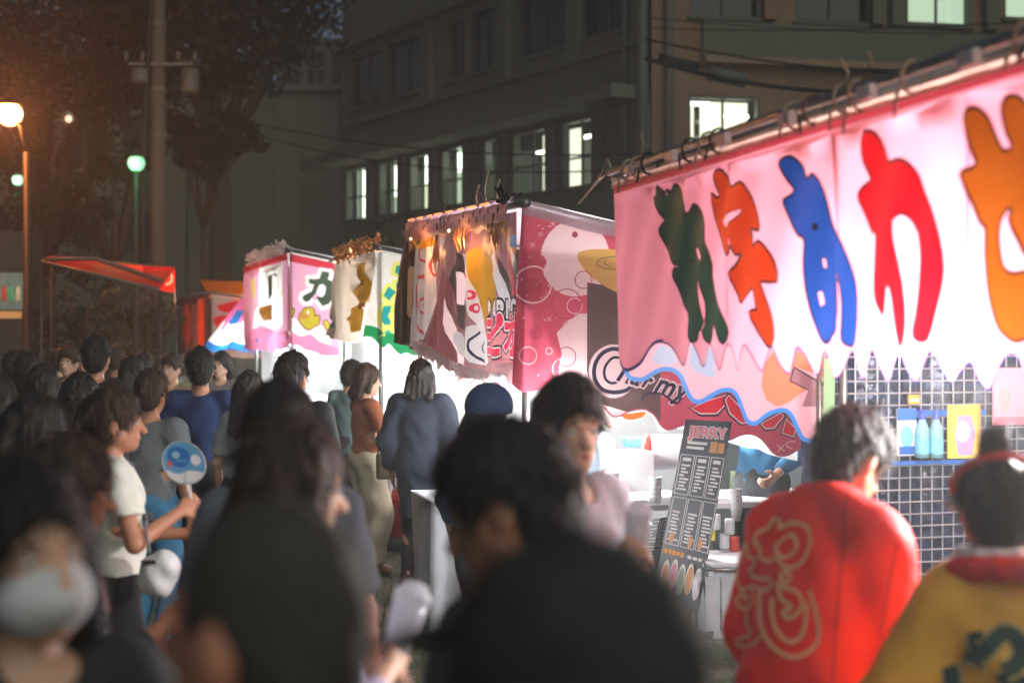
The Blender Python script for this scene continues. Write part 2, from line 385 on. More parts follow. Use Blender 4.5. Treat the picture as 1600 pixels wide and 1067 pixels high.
# ---- low annex at the far left of the office block
A0 = PT(255, HOR, 45); A0.z = 0
ann = empty('annex_building', A0, 'low grey annex with a rooftop railing left of the office block', 'building')
C_ANN = paint('annex_render', (104, 110, 100), rough=.9, noise=.12, scale=.7)
wx = PT(530, HOR, 45).x - A0.x; zt = PT(0, 143, 45).z
MB().box(A0+Vector((wx/2, 2.5, zt/2)), wx, 5, zt).build('wall', C_ANN, ann)
MB().box(A0+Vector((wx/2, -.06, zt+.1)), wx+.2, .3, .2).build('parapet', C_TRIM, ann)
for k in range(9): MB().tube([A0+Vector((wx*(.5+.06*k), .1, zt+.2)), A0+Vector((wx*(.5+.06*k), .1, zt+.72))], .025, 6).build('railing_post', C_ANN, ann)
MB().tube([A0+Vector((wx*.45, .1, zt+.72)), A0+Vector((wx, .1, zt+.72))], .035, 6).build('railing_rail', C_ANN, ann)
upS = Sheet(A0+Vector((wx*.55, 3.4, zt)), (1, 0, 0)); upS.edge = [(0, 0), (wx*.45, 0), (wx*.45, 2.35), (0, 2.35)]
for k in range(3): window(ann, upS, .12+k*.85, .8+k*.85, .35, 1.95, 'dark', 1)
upS.build('upper_wall', C_ANN, ann, grid=2, smooth=False)
for k in (.38, .62, .8): MB().box(A0+Vector((wx*k, -.03, zt/2)), .12, .06, zt).build('pilaster', C_TRIM, ann)

FB0 = PT(-220, HOR, 48); FB0.z = 0; wf = PT(270, HOR, 48).x-FB0.x
fbd = empty('far_building', FB0, 'long plain grey building far behind the trees at left', 'building'); fS = Sheet(FB0, (1, 0, 0)); fS.edge = [(0, 0), (wf, 0), (wf, 10.5), (0, 10.5)]
for k in range(6):
    for z_ in (1.2, 4.4, 7.6): window(fbd, fS, .6+k*1.65, 1.7+k*1.65, z_, z_+1.4, 'dark', 1)
fS.build('wall', C_ANN, fbd, 2.0, False); MB().box(FB0+Vector((wf/2, 3.2, 5.2)), wf-.1, 5.6, 10.3).build('inner_core', C_DARK, fbd); MB().box(FB0+Vector((wf/2, -.05, 10.6)), wf+.2, .4, .25).build('parapet', C_TRIM, fbd)
# ---- overhead cables
C_CABLE = paint('black_cable', (22, 22, 22), rough=.6)
def cable(p, q, sag, r, label, n=14):
    pts = [p.lerp(q, k/n) + Vector((0, 0, -sag*4*(k/n)*(1-k/n))) for k in range(n+1)]
    return tag(MB().tube(pts, r, 5).build('overhead_cable', C_CABLE, None, True), label, 'cable')
cable(PT(330, 178, 34), PT(1010, 240, 28.5), .35, .02, 'upper thin black cable sagging across the office block windows')
cable(PT(330, 190, 34), PT(1010, 262, 28.5), .5, .018, 'lower thin black cable sagging across the office block windows')
cable(PT(1008, 62, 28), PT(1660, 118, 26), .25, .025, 'thin black cable from drain pipe across the tan building')
cable(PT(1008, 92, 28), PT(1500, 140, 26), .3, .045, 'thick bundled black cable beside the grey junction sleeve')
cable(PT(1012, 28, 28), PT(1660, 52, 27), .12, .012, 'topmost faint wire across the tan building windows')
cable(PT(1012, 44, 28), PT(1660, 30, 27), .12, .012, 'faint wire rising to the right over the tan building')
jb = empty('cable_junction', PT(1085, 105, 27.9), 'grey cable junction sleeve hanging on the thick black cable', 'junction box')
MB().tube([PT(1028, 92, 27.9), PT(1092, 108, 27.9)], [.1, .13], 8).build('black_sleeve', C_CABLE, jb, True)
MB().tube([PT(1107, 114, 27.9), PT(1165, 128, 27.9)], [.15, .15], 10).build('grey_sleeve', C_PIPE, jb, True)

# ---- utility pole with transformers
def at_ground(px, D): v = PT(px, HOR, D); v.z = 0; return v
up_ = at_ground(247, 22)
pole = empty('utility_pole', up_, 'grey concrete utility pole with crossarm and two transformer cans', 'utility pole')
C_POLE = paint('pole_concrete', (84, 80, 72), rough=.9, noise=.15, scale=2)
MB().tube([up_, up_+Vector((0, 0, 10))], [.125, .108], 14).build('post', C_POLE, pole, True)
za = PT(0, 103, 22).z
MB().box(up_+Vector((.08, -.13, za)), 1.0, .05, .05).build('crossarm', C_PIPE, pole)
for px, hh in ((297, .5), (219, .32)):
    c = PT(px, 103, 21.85)
    MB().lathe(c, [(0, -.05), (.13, -.05), (.14, -hh*.82+.05), (.13, -hh*.82), (0, -hh*.82)], 14).build('transformer', paint('transformer_grey', (86, 86, 82), rough=.5), pole, True)
for z in (za+.6, za-.4, za-1.1): MB().lathe(up_, [(.118, z), (.128, z), (.128, z+.06), (.118, z+.06)], 14).build('band', C_PIPE, pole)
for k in (-.45, -.2, .35, .6): MB().lathe(up_+Vector((k, -.16, za+.05)), [(0, 0), (.035, .0), (.035, .1), (.02, .14), (0, .14)], 8).build('insulator', paint('porcelain', (84, 84, 80), rough=.3), pole, True)
MB().tube([up_+Vector((-.2,-.1,.0)), up_+Vector((-.21,-.1,4.2)), up_+Vector((-.05,-.2,7.2)), up_+Vector((.1,-.2,9))], .04, 6).build('riser_cable', C_CABLE, pole, True)
thin = at_ground(294, 29)
tp = empty('slim_pole', thin, 'slim dark green post right of the utility pole', 'post')
MB().tube([thin, thin+Vector((0, 0, PT(0, 250, 29).z))], .05, 8).build('post', paint('dark_green_paint', (45, 60, 52), rough=.5), tp, True)
MB().sphere(thin+Vector((0, 0, PT(0, 250, 29).z)), .07, 8).build('finial', MATS['dark_green_paint'], tp, True)

# ---- street lamps
def street_lamp(px_pole, px_l, py_l, D, rad, col, power, emit, label, half=False, py_top=None):
    b = at_ground(px_pole, D); e = empty('street_lamp', b, label, 'street lamp')
    c = PT(px_l, py_l, D); top = PT(0, py_top, D).z if py_top else c.z-.1
    MB().tube([b, b+Vector((0, 0, 1)), b+Vector((0, 0, 1.02)), Vector((b.x, b.y, top))], [.07, .07, .045, .04], 10).build('post', paint('lamp_post_grey', (24, 25, 24), rough=.6), e, True)
    if abs(px_pole-px_l) > 3: MB().tube([Vector((b.x, b.y, top-.05)), Vector((b.x, b.y, top+.25)).lerp(c, .35), c+Vector((.02, 0, -.02))], .03, 8).build('arm', MATS['lamp_post_grey'], e, True)
    m = mat('lamp_globe_%d' % px_l, (.9, .9, .9), emit=emit, ecol=col)
    MB().sphere(c, rad, 18).build('globe', m, e, True)
    MB().lathe(c, [(0, rad*1.02+.06), (rad*.55, rad*.98), (rad*.75, rad*.72), (rad*.78, rad*.7)], 16).build('cap', MATS['lamp_post_grey'], e, True)
    if power:
        l = bpy.data.lights.new('lamp', 'POINT'); l.energy = power; l.color = col; l.shadow_soft_size = rad
        lo = bpy.data.objects.new('lamp', l); COL.objects.link(lo); lo.location = c - b + Vector((0, -rad*1.25, -rad*.4)); lo.parent = e
    return e
SOD = (1, .27, .07)
street_lamp(41, 15, 178, 19, .165, SOD, 130, 14, 'bright orange sodium street lamp on a tall grey post', py_top=238)
street_lamp(213, 213, 255, 21, .13, (.06, 1, .38), 5, .26, 'round green glowing lamp on a slim post beside the utility pole')
street_lamp(45, 28, 281, 24, .1, (.4, 1, .6), 2, .4, 'small pale green lamp left of the orange lamp post', py_top=292)
fl = empty('floodlight', PT(105, 186, 21), 'small floodlight with a faint orange glow among the branches', 'floodlight')
MB().lathe(PT(107, 186, 21), [(.02, -.08), (.11, .06), (.1, .07), (0, .05)], 10, (Vector((1,0,0)), Vector((0,0,1)), Vector((0,-1,0)))).build('housing', paint('grey_metal', (130, 128, 122), rough=.4, metal=.6), fl, True)
MB().sphere(PT(107, 186, 20.93), .055, 10).build('lens', mat('flood_glow', (.9, .8, .7), emit=.5, ecol=(1, .6, .4)), fl, True)
MB().tube([PT(107, 186, 21), PT(96, 205, 21.3), PT(80, 260, 21.8)], .02, 6).build('bracket', MATS['grey_metal'], fl, True)

# ---- trees
C_BARK = paint('bark', (70, 60, 50), rough=.95, noise=.3, scale=6, bump=.5, bscale=14)
C_LEAF = mat('dark_leaf', (.018, .024, .012), rough=.6, noise=.5, scale=1.5, trans=.25)
C_LEAF2 = mat('olive_leaf', (.085, .08, .035), rough=.6, noise=.5, scale=2, trans=.25)
def tree(px, D, blobs, n, label, lsz=.13, leaf=None, trunk_r=.18, seed=1, group=None, lean=0, name='tree'):
    r = random.Random(seed); b = at_ground(px, D); e = empty(name, b, label, 'tree', group)
    cs = [(PT(x, y, D+dd), rr) for x, y, dd, rr in blobs]
    if name == 'bush': cs += [(Vector((c.x, c.y, c.z*q)), rr*1.15) for c, rr in cs for q in (.62, .25)]
    low = min(c.z-rr*.5 for c, rr in cs); fork = b+Vector((lean*.5, 0, max(.35, low*.8)))
    t = MB(); t.tube([b-Vector((0,0,.1)), b+Vector((lean*.15, 0, fork.z*.4)), fork], [trunk_r*1.3, trunk_r, trunk_r*.75], 10)
    t.build('trunk', C_BARK, e, True)
    for c, rr in cs:
        mid = fork.lerp(c, .5)+Vector((r.uniform(-.2, .2), r.uniform(-.2, .2), .1))
        MB().tube([fork, mid, c], [trunk_r*.6, trunk_r*.4, .02], 7).build('limb', C_BARK, e, True)
    V = []; Fc = []
    tot = sum(rr**2 for _, rr in cs)
    for c, rr in cs:
        k = int(n*rr**2/tot); ncl = max(6, k//45)
        for _ in range(ncl):
            d = Vector((r.gauss(0, 1), r.gauss(0, 1), r.gauss(0, 1))).normalized()*rr*r.uniform(.35, 1.05)
            cc = c + Vector((d.x, d.y, d.z*.75)); cr = rr*r.uniform(.16, .3)
            for _ in range(k//ncl):
                p = cc + Vector((r.gauss(0, cr*.6), r.gauss(0, cr*.6), r.gauss(0, cr*.45)))
                a = Vector((r.gauss(0, 1), r.gauss(0, 1), r.gauss(0, .6)-.3)).normalized(); q = a.cross(Vector((r.gauss(0, 1), r.gauss(0, 1), r.gauss(0, 1)))).normalized()
                s_ = lsz*r.uniform(.6, 1.3); i = len(V)
                V += [p-a*s_*.5, p+q*s_*.28, p+a*s_*.5, p-q*s_*.28]; Fc.append([i, i+1, i+2, i+3])
    mesh_obj('crown', V, Fc, leaf or C_LEAF, e); return e
tree(70, 30, [(-40, 60, 0, 2.2), (60, 40, 1, 2.4), (150, 110, 0, 1.7), (20, 180, 0, 1.6), (110, 230, .5, 1.5), (60, 330, 1, 1.5), (160, -30, 0, 2)], 13000, 'tall leafy tree behind the orange street lamp', .17, C_LEAF, .3, 1)
tree(205, 24, [(190, 130, 0, .9), (130, 90, 0, 1.2), (235, 40, 0, 1.2), (175, 250, 0, .7), (120, 330, 0, .9)], 7000, 'leaning tree with bare branches beside the utility pole', .14, C_LEAF, .14, 2, lean=-.6)
tree(345, 33, [(340, 30, 0, 2.0), (420, 20, 0, 1.8), (290, 110, 0, 1.3), (400, 100, 0, 1.1), (250, -10, 0, 1.6), (480, -25, 0, 1.2)], 12000, 'big dark tree with wide crown in front of the annex', .18, C_LEAF, .3, 3)
tree(318, 26.2, [(300, 225, 0, .6), (350, 205, 0, .62), (388, 228, 0, .4), (330, 260, 0, .45), (280, 195, 0, .5)], 4500, 'small tree with drooping dark crown right of the utility pole', .12, C_LEAF, .08, 4)
tree(205, 21.5, [(190, 470, 0, .42), (230, 465, 0, .45), (215, 500, 0, .5), (175, 505, 0, .4), (250, 495, 0, .35)], 3600, 'brownish bush under the red awning', .1, C_LEAF2, .06, 5, name='bush')
tree(120, 22.5, [(100, 440, 0, .55), (140, 470, 0, .6), (80, 500, 0, .6), (150, 510, 0, .5)], 3600, 'dark rounded bush left of the brownish bush', .1, C_LEAF, .06, 6, name='bush')
tree(620, 24, [(600, 370, 0, .55), (650, 375, 0, .6), (560, 395, 0, .5), (690, 390, 0, .55), (740, 420, 0, .6), (500, 430, 0, .6)], 4500, 'dark shrub mass below the lit windows behind the stalls', .1, C_LEAF, .08, 7, name='bush')
tree(0, 27, [(-10, 400, 0, .6), (15, 420, 0, .5)], 1200, 'dark shrub at the left edge behind the vending machine', .1, C_LEAF, .06, 8, name='bush')
# ---- vending machine at the far left
vp = at_ground(2, 24)
vm = empty('vending_machine', vp, 'tall pale vending machine with lit drink window at the left edge', 'vending machine')
zt_ = PT(0, 362, 24).z
bevel(MB().box(vp+Vector((0, .35, zt_/2)), .95, .7, zt_).build('cabinet', paint('vending_white', (70, 78, 74), rough=.35), vm), .02)
MB().box(vp+Vector((-.02, -.012, PT(0, 455, 24).z)), .78, .02, .62).build('display_window', mat('vending_glow', srgb(120, 140, 130), emit=.12, noise=.5, scale=9), vm)
for k in range(6): MB().lathe(vp+Vector((-.3+k*.12, -.05, PT(0, 470, 24).z)), [(0, 0), (.035, 0), (.035, .18), (.015, .24), (0, .24)], 8).build('drink_can', [paint('can_red', (200, 50, 40), emit=.12, ecol=srgb(255, 90, 60)), paint('can_green', (60, 160, 100), emit=.1, ecol=srgb(90, 230, 150)), paint('can_cream', (230, 220, 190), emit=.12, ecol=srgb(255, 220, 170))][k % 3], vm, True)
MB().box(vp+Vector((0, -.015, PT(0, 492, 24).z)), .7, .03, .12).build('price_strip', mat('price_glow', srgb(255, 200, 130), emit=.08, ecol=srgb(255, 190, 120)), vm)

# ================================================================== STALLS
C_STEEL = paint('galvanised_pipe', (150, 152, 150), rough=.35, metal=.85, noise=.2, scale=20)
C_BLACKS = paint('black_cord', (20, 20, 22), rough=.7)
def stall_frame(P0, P1, z, depth, slope, label, roof, vfar=.03):
    """pipe frame and sloping tarp roof of one stall. Returns the Empty and W(s, v, z)"""
    P0 = Vector(P0); P1 = Vector(P1); b = Vector((P0.x, P0.y, 0)); d = Vector((P1.x-P0.x, P1.y-P0.y, 0)); L = d.length; d.normalize()
    n = Vector((d.y, -d.x, 0)); z1 = P1.z
    W = lambda s_, v, zz: b + d*s_ + n*v + Vector((0, 0, zz))
    e = empty('festival_stall', b, label, 'stall')
    zf = lambda s_: z + (z1-z)*s_/L
    for s_, v in ((.03, .03), (L-.03, vfar), (.03, depth), (L-.03, depth)):
        MB().tube([W(s_, v, 0), W(s_, v, zf(s_)-slope*v-.03)], .02, 8).build('pole', C_STEEL, e, True)
    for v, ext in ((0, .12), (depth, .05)): MB().tube([W(-ext, v, zf(0)-slope*v), W(L+ext, v, zf(L)-slope*v)], .024, 10).build('roof_pipe', C_STEEL, e, True)
    for s_ in (0, L): MB().tube([W(s_, -.05, zf(s_)+slope*.05+.01), W(s_, depth+.1, zf(s_)-slope*(depth+.1)+.01)], .02, 8).build('side_pipe', C_STEEL, e, True)
    nx, ny = 14, 10; V = []; Fc = []
    for j in range(ny+1):
        for i in range(nx+1):
            a, v = L*i/nx, .0+(depth+.04)*j/ny
            V.append(W(a, v, zf(a)-slope*v+.034-.03*math.sin(math.pi*i/nx)*math.sin(math.pi*j/ny)+.006*math.sin(i*2.3+j)))
    for j in range(ny):
        for i in range(nx): k = j*(nx+1)+i; Fc.append([k, k+1, k+nx+2, k+nx+1])
    mesh_obj('roof_tarp', V, Fc, roof, e, smooth=True)
    return e, W, d, n, L, zf
def ties(e, W, L, zf, n, v=0, seed=1, rad=.034, loose=True, dark=True):
    r = random.Random(seed)
    for k in range(n):
        s_ = L*min(max((k+.5+r.uniform(-.75, .75))/n, .01), .99); z = zf(s_)
        m = [C_BLACKS if dark else paint('grey_cord', (150, 120, 115), rough=.8), paint('beige_cord', (170, 150, 130), rough=.8), paint('brown_cord', (95, 70, 60), rough=.8)][r.randrange(3)]
        t = MB(); c = W(s_, v, z-.02); dd = (W(1, 0, 0)-W(0, 0, 0)); nn = (W(0, 1, 0)-W(0, 0, 0)); tilt = r.uniform(-.5, .5)
        t.tube([c + nn*(rad*1.25*math.sin(q)) + Vector((0, 0, rad*1.5*math.cos(q))) + dd*(tilt*rad*math.cos(q)) for q in [i*2*math.pi/10 for i in range(11)]], .006, 5)
        t.tube([c+Vector((0,0,-rad))-nn*.05, c-nn*.055+dd*r.uniform(-.03, .03)+Vector((0, 0, -rad-r.uniform(.03, .09)))], [.007, .004], 5)
        if loose and r.random() < .4:
            u = Vector((0, 0, r.uniform(.04, .14))) + dd*r.uniform(-.12, .12); t.tube([c+Vector((0,0,rad)), c+u*.6+Vector((0,0,rad)), c+u+Vector((0,0,rad))-nn*.03], .004, 4)
        t.build('tie_cord', m, e, True)
def edge_path(sh, path, n=5): return smooth_loop(sh.px(path), n, False)
def band(path, wd):
    """closed ribbon polygon lying just above a bottom edge path"""
    up = []
    for i, p in enumerate(path):
        a, b = path[max(0, i-1)], path[min(len(path)-1, i+1)]; t = Vector((b[0]-a[0], b[1]-a[1]))
        t.normalize(); nrm = Vector((-t.y, t.x)); nrm = nrm if nrm.y > 0 or True else -nrm
        up.append((p[0]+nrm.x*wd, p[1]+nrm.y*wd))
    return list(path) + up[::-1]

PINK = cloth('pink_vinyl', (240, 150, 172)); PINKL = cloth('pale_pink_vinyl', (246, 196, 212)); WHITE_V = cloth('white_vinyl', (236, 234, 232), .5)
REDH = cloth('red_hem', (205, 50, 70)); NAVY = cloth('navy_ink', (30, 40, 120), .3); SKYB = cloth('blue_ink', (35, 130, 215), .35); BLACKI = cloth('black_ink', (38, 18, 28), .25)
INKS = {k: cloth(k+'_ink', v, .24) for k, v in dict(green=(16, 78, 62), orange=(240, 72, 22), cobalt=(36, 84, 180), red=(232, 14, 36), brown=(176, 88, 20)).items()}

# ------------------------------------------------ near pink stall (number-matching game)
A_far = Vector((.525, 6.7, 2.605)); dN = Vector((-.2453, .9694, 0)); A_near = A_far - dN*4.1; A_near.z = 2.605
st1, W1, d1, n1, L1, zf1 = stall_frame(A_near, A_far, 2.605, 2.5, .16, 'near pink game stall with five big coloured letters on its front', cloth('peach_tarp', (250, 176, 140), .5), vfar=1.12)
fd = lambda a, b: .018*math.sin(a*5.1)*math.cos(b*2+1) + .007*math.sin(a*13+b*17)*math.exp(b*2.2) + .005*math.sin(a*21-b*9) + .02*math.sin(a*2.2+.6)*max(0, -b-.1) + (.006*math.sin(a*23) if a < -3.2 else 0)
vs1 = Sheet(A_far - n1*.05 + Vector((0, 0, -.05)), -dN, disp=fd)       # s grows towards the camera
c4 = lambda pts: cvt(pts, 920, 520, 4.0); c48 = lambda pts: cvt(pts, 1290, 520, 4.852)
bot = c4([(215,180),(228,215),(255,236),(300,240),(350,200),(400,110),(450,65),(500,80),(540,150),(580,205),(598,190),(612,100),(630,60),(655,110),(680,190),(705,215),(725,150),(745,75),(775,110),(800,190),(820,235),(845,140),(870,75),(905,130),(930,210),(945,235),(965,140),(990,80),(1020,130),(1050,210),(1075,245),(1095,180),(1125,95),(1150,130),(1190,220),(1230,260),(1250,180),(1270,95),(1300,130),(1350,230),(1390,265),(1410,200),(1430,115),(1460,160),(1490,268)]) \
    + c48([(35,350),(90,250),(145,140),(200,230),(270,358),(315,260),(360,135),(410,240),(480,376),(540,250),(597,138),(660,250),(740,372),(790,250),(845,140),(910,250),(1000,380),(1070,300),(1150,225),(1200,340),(1260,435),(1310,300),(1370,180),(1450,190),(1560,420),(1680,200),(1800,460),(1940,210),(2080,480),(2240,200)])
bp = edge_path(vs1, bot, 4); smax = bp[-1][0]
vs1.edge = bp + [(smax, -.0), (0.0, 0.0)]
vs1.ink([(0, 0), (smax, 0), (smax, -.022), (0, -.034)], cloth('dull_red_hem', (190, 62, 80), .3))
for a in (1.37, 2.2, 3.0): vs1.ink([(a, -.04), (a+.012, -.04), (a+.006+.02, -.62), (a+.012, -.62)], cloth('seam_pink', (214, 120, 150), .35))
nb = len([p for p in bp if p[0] < bp[0][0]+.55])
vs1.ink(band(bp[:nb], .016), NAVY); vs1.ink(band(bp[nb-1:], .007), NAVY)
c6 = lambda pts: cvt(pts, 900, 250, 2.2227); c7 = lambda pts: cvt(pts, 1160, 60, 2.134)
GL = {'cobalt': (c6([(712,5),(735,-8),(752,5),(770,30),(782,70),(800,55),(815,60),(830,80),(842,120),(850,170),(862,230),(880,265),(905,300),(930,350),(948,410),(957,470),(955,560),(945,625),(932,642),(905,632),(898,610),(903,560),(907,500),(903,440),(893,400),(885,385),(886,430),(882,520),(878,590),(868,600),(862,620),(845,630),(825,615),(805,570),(790,510),(780,430),(778,350),(785,290),(778,262),(760,255),(740,215),(722,150),(725,140),(742,125),(750,100),(735,70),(715,25)]),
        [c6([(831,343),(842,343),(846,370),(836,376)]), c6([(811,462),(824,455),(833,498),(820,508)])], [c6(ellipse(816, 232, 9, 13, 10))]),
      'orange': (c6([(487,55),(497,38),(512,45),(532,75),(545,100),(580,80),(605,115),(625,170),(640,225),(640,240),(618,235),(612,245),(620,270),(624,305),(640,285),(665,310),(685,360),(690,420),(650,418),(655,470),(670,540),(677,610),(665,645),(650,625),(630,575),(612,530),(632,525),(635,510),(632,480),(622,440),(580,490),(570,470),(555,430),(540,395),(560,375),(578,345),(585,322),(565,325),(550,290),(542,262),(545,305),(535,327),(515,300),(498,255),(482,190),(477,120),(492,135),(508,126),(497,90)]),
        [c6([(515,212),(540,186),(588,170),(580,190),(548,215),(530,236)])], []),
      'green': (c6([(270,135),(283,128),(282,100),(292,98),(310,118),(318,130),(314,106),(326,116),(332,92),(345,95),(358,120),(368,160),(374,190),(386,185),(394,160),(405,165),(425,195),(438,230),(443,290),(455,320),(468,370),(468,410),(480,460),(500,510),(525,570),(530,600),(515,632),(500,620),(485,580),(475,560),(470,610),(460,628),(440,622),(430,595),(440,550),(440,490),(425,440),(412,402),(410,430),(417,500),(430,560),(432,575),(418,590),(413,620),(398,625),(385,610),(385,560),(380,525),(365,500),(350,440),(335,400),(337,380),(350,372),(330,350),(315,310),(298,270),(290,240),(305,210),(290,180)]),
        [c6([(407,308),(417,308),(430,335),(426,352),(413,330)])], [c6(ellipse(345,185,5,16,8)), c6(ellipse(385,350,10,6,8)), c6(ellipse(372,262,5,9,8))]),
      'red': (c7([(392,345),(400,320),(415,313),(440,320),(460,345),(475,385),(490,420),(520,412),(555,412),(585,435),(605,470),(620,520),(645,570),(665,620),(680,680),(688,760),(682,830),(670,890),(655,960),(640,995),(625,1005),(600,993),(595,975),(608,920),(618,850),(620,760),(612,690),(600,640),(575,595),(550,578),(530,585),(515,610),(518,670),(530,740),(545,820),(555,900),(558,960),(552,1000),(542,1020),(530,1000),(517,940),(512,880),(505,825),(492,812),(487,830),(480,880),(475,915),(465,895),(445,850),(440,790),(445,720),(448,645),(430,640),(415,600),(400,560),(388,525),(405,500),(428,475),(420,440),(402,400)]), [], []),
      'brown': (c7([(750,270),(755,250),(775,238),(800,245),(820,275),(835,330),(850,370),(865,380),(890,372),(893,350),(875,310),(865,250),(868,215),(885,197),(915,205),(945,240),(1000,330),(1030,450),(1020,560),(990,640),(960,700),(940,720),(920,670),(890,600),(900,575),(885,562),(866,590),(858,650),(866,720),(880,775),(910,790),(950,785),(985,860),(990,940),(950,985),(910,1005),(885,995),(860,960),(845,900),(830,820),(820,720),(818,630),(800,610),(780,550),(745,455),(760,445),(785,420),(775,380),(758,320)]), [], [])}
for k, (pts, holes, dots) in GL.items():
    lp = smooth_loop(vs1.px(pts), 2)
    vs1.ink(grow(lp, .011), BLACKI); vs1.ink(lp, INKS[k])
    for h in holes: q = vs1.px(h); vs1.ink(grow(q, .006), BLACKI); vs1.ink(q, cloth('valance_pink', (241, 158, 180), .5))
    for h in dots: vs1.ink(vs1.px(h), BLACKI)
vs1.build('front_valance', cloth('valance_pink', (241, 158, 180), .5), st1, .06)
# the two lengths of tarp rolled over the pipe, and the second pipe above
V = []; Fc = []
for i in range(61):
    a = L1*i/60
    for j, (v, z) in enumerate(((-.03, -.02), (-.05, -.03+.004*math.sin(i*.9)), (-.058, -.042+.005*math.sin(i*1.7)), (-.06, -.06))): V.append(W1(a, v, 2.605+z))
for i in range(60):
    for j in range(3): k = i*4+j; Fc.append([k, k+1, k+5, k+4])
mesh_obj('tarp_roll', V, Fc, cloth('peach_roll', (248, 206, 190), .4), st1, smooth=True)
MB().tube([W1(-.1, -.055, 2.628), W1(L1+.05, -.055, 2.628)], .017, 10).build('roof_pipe', C_STEEL, st1, True)
ties(st1, W1, L1, lambda s_: 2.625, 15, -.06, 3, .032)
for k in range(7):
    c = W1(.5+k*.55, -.08, 2.6); bevel(MB().box(c, .09, .03, .045, rz=math.atan2(dN.y, dN.x)).build('clip', paint('white_plastic', (215, 215, 218), rough=.35), st1), .006)
t = MB()
for k in range(5):
    r_ = random.Random(k); c = W1(L1, -.06, 2.64); t.tube([c, c+dN*(.06+.03*k)+Vector((0,0,.05-.02*k)), c+dN*(.14+.03*k)+Vector((-.02*k, 0, -.02-.03*k))], .007, 5)
t.build('tie_tail', MATS['beige_cord'], st1, True)
# side valance on the far end, hem sloping down to the back
fs1 = Sheet(A_far + Vector((0, 0, -.06)) - n1*.04, n1, disp=lambda a, b: .014*math.sin(a*9+b*2)+.02*math.sin(a*3.2))
sb = c4([(222,230),(245,285),(300,305),(350,300),(410,260),(460,240),(510,245),(550,280),(580,350),(610,410),(650,440),(700,435),(760,400),(820,372),(880,372),(915,410),(945,490),(975,555),(1020,580),(1060,570),(1120,525),(1180,500),(1230,500),(1265,540),(1295,610),(1330,670),(1390,690),(1450,685),(1482,660)])
sp = edge_path(fs1, sb, 4); fs1.edge = sp + [(sp[-1][0], -.17), (0, 0)]
fs1.ink(fs1.px(c4([(1095,200),(1080,330),(1110,420),(1180,462),(1240,440),(1360,350),(1260,290),(1300,215),(1400,250),(1465,280),(1470,120),(1150,120)])), cloth('coral_ink', (246, 128, 92), .35))
fs1.ink(fs1.px(c4([(1280,215),(1460,310),(1460,460),(1330,460),(1370,350),(1260,300)])), cloth('plum_ink', (150, 96, 110), .3))
fs1.ink(fs1.px(c4([(385,165),(420,195),(490,205),(530,190),(520,110),(440,70)])), cloth('greyblue_ink', (160, 175, 205), .3))
fs1.ink(fs1.px(c4([(612,190),(650,240),(720,270),(775,280),(770,90),(620,80)])), MATS['greyblue_ink'])
fs1.line(fs1.px(c4([(1275,225),(1255,300),(1365,355)])), .008, BLACKI)
fs1.line(fs1.px(c4([(1280,215),(1465,325)])), .008, BLACKI)
fs1.ink(band(sp, .022), SKYB)
fs1.build('side_valance', cloth('dusty_pink_vinyl', (232, 168, 186), .35), st1, .07)
# wire grid wall with dark backing behind it
gz0, gz1 = .55, 2.0
def gp(s_, z, off=0): return A_far*1 + n1*s_ - dN*off + Vector((0, 0, z-A_far.z))
gpanel = empty('wire_grid_wall', gp(1.0, 0), 'tall wire grid wall hung with toys inside the near pink stall', 'grid panel')
t = MB()
for k in range(26): t.tube([gp(1.02+k*.06, gz0), gp(1.02+k*.06, gz1)], .0042, 5)
tag(t.build('upright_wires', paint('chrome_wire', (205, 210, 220), rough=.25, metal=.6), gpanel), kind='stuff')
t = MB()
for k in range(25): t.tube([gp(1.0, gz0+k*.06, .009), gp(2.54, gz0+k*.06, .009)], .0042, 5)
tag(t.build('cross_wires', MATS['chrome_wire'], gpanel), kind='stuff')
MB().tube([gp(1.0, 0, .01), gp(1.0, gz1+.05, .01)], .014, 8).build('frame_post', C_STEEL, gpanel, True)
MB().tube([gp(2.55, 0, .01), gp(2.55, gz1+.05, .01)], .014, 8).build('frame_post', C_STEEL, gpanel, True)
V = []; Fc = []
for i in range(41):
    for j in range(9): V.append(gp(.98+i*.04, .1+j*.24, -.1-.03*math.sin(i*.8+j*.3)-.02*math.sin(i*1.9-j)))
for i in range(40):
    for j in range(8): k = i*9+j; Fc.append([k, k+9, k+10, k+1])
mesh_obj('backing_sheet', V, Fc, mat('navy_foil', srgb(46, 58, 84), rough=.25, noise=.7, scale=14, bump=.6, bscale=20, metal=.2), gpanel, smooth=True)
# goods hung on the grid
def card(px0, py0, px1, py1, off, name, label, cat, base, shapes=(), group=None, thick=.012):
    sh = Sheet(gp(1.0, 0, off), n1)
    q = sh.px([(px0, py1), (px1, py1), (px1, py0), (px0, py0)]); a0, b0 = q[0]; a1, b1 = q[2]
    e = empty(name, sh.P(a0, b0), label, cat, group)
    MB().box(sh.P((a0+a1)/2, (b0+b1)/2, -thick/2-.001), a1-a0, thick, b1-b0, ax=(sh.sd, sh.N, sh.up)).build('backing_card', base, e)
    sh.edge = [(a0, b0), (a1, b0), (a1, b1), (a0, b1)]
    for f, m in shapes: sh.ink([(a0+(a1-a0)*x, b0+(b1-b0)*y) for x, y in f], m)
    sh.build('printed_face', base, e, .05); return e
YEL = paint('yellow_print', (246, 226, 90), rough=.3); LIL = paint('lilac_print', (180, 160, 215), rough=.3); ORG = paint('orange_print', (250, 170, 60), rough=.3); CYAN = paint('cyan_print', (120, 205, 225), rough=.3); PALE = paint('pale_print', (225, 228, 235), rough=.3); BLU = paint('blue_print', (50, 110, 190), rough=.3)
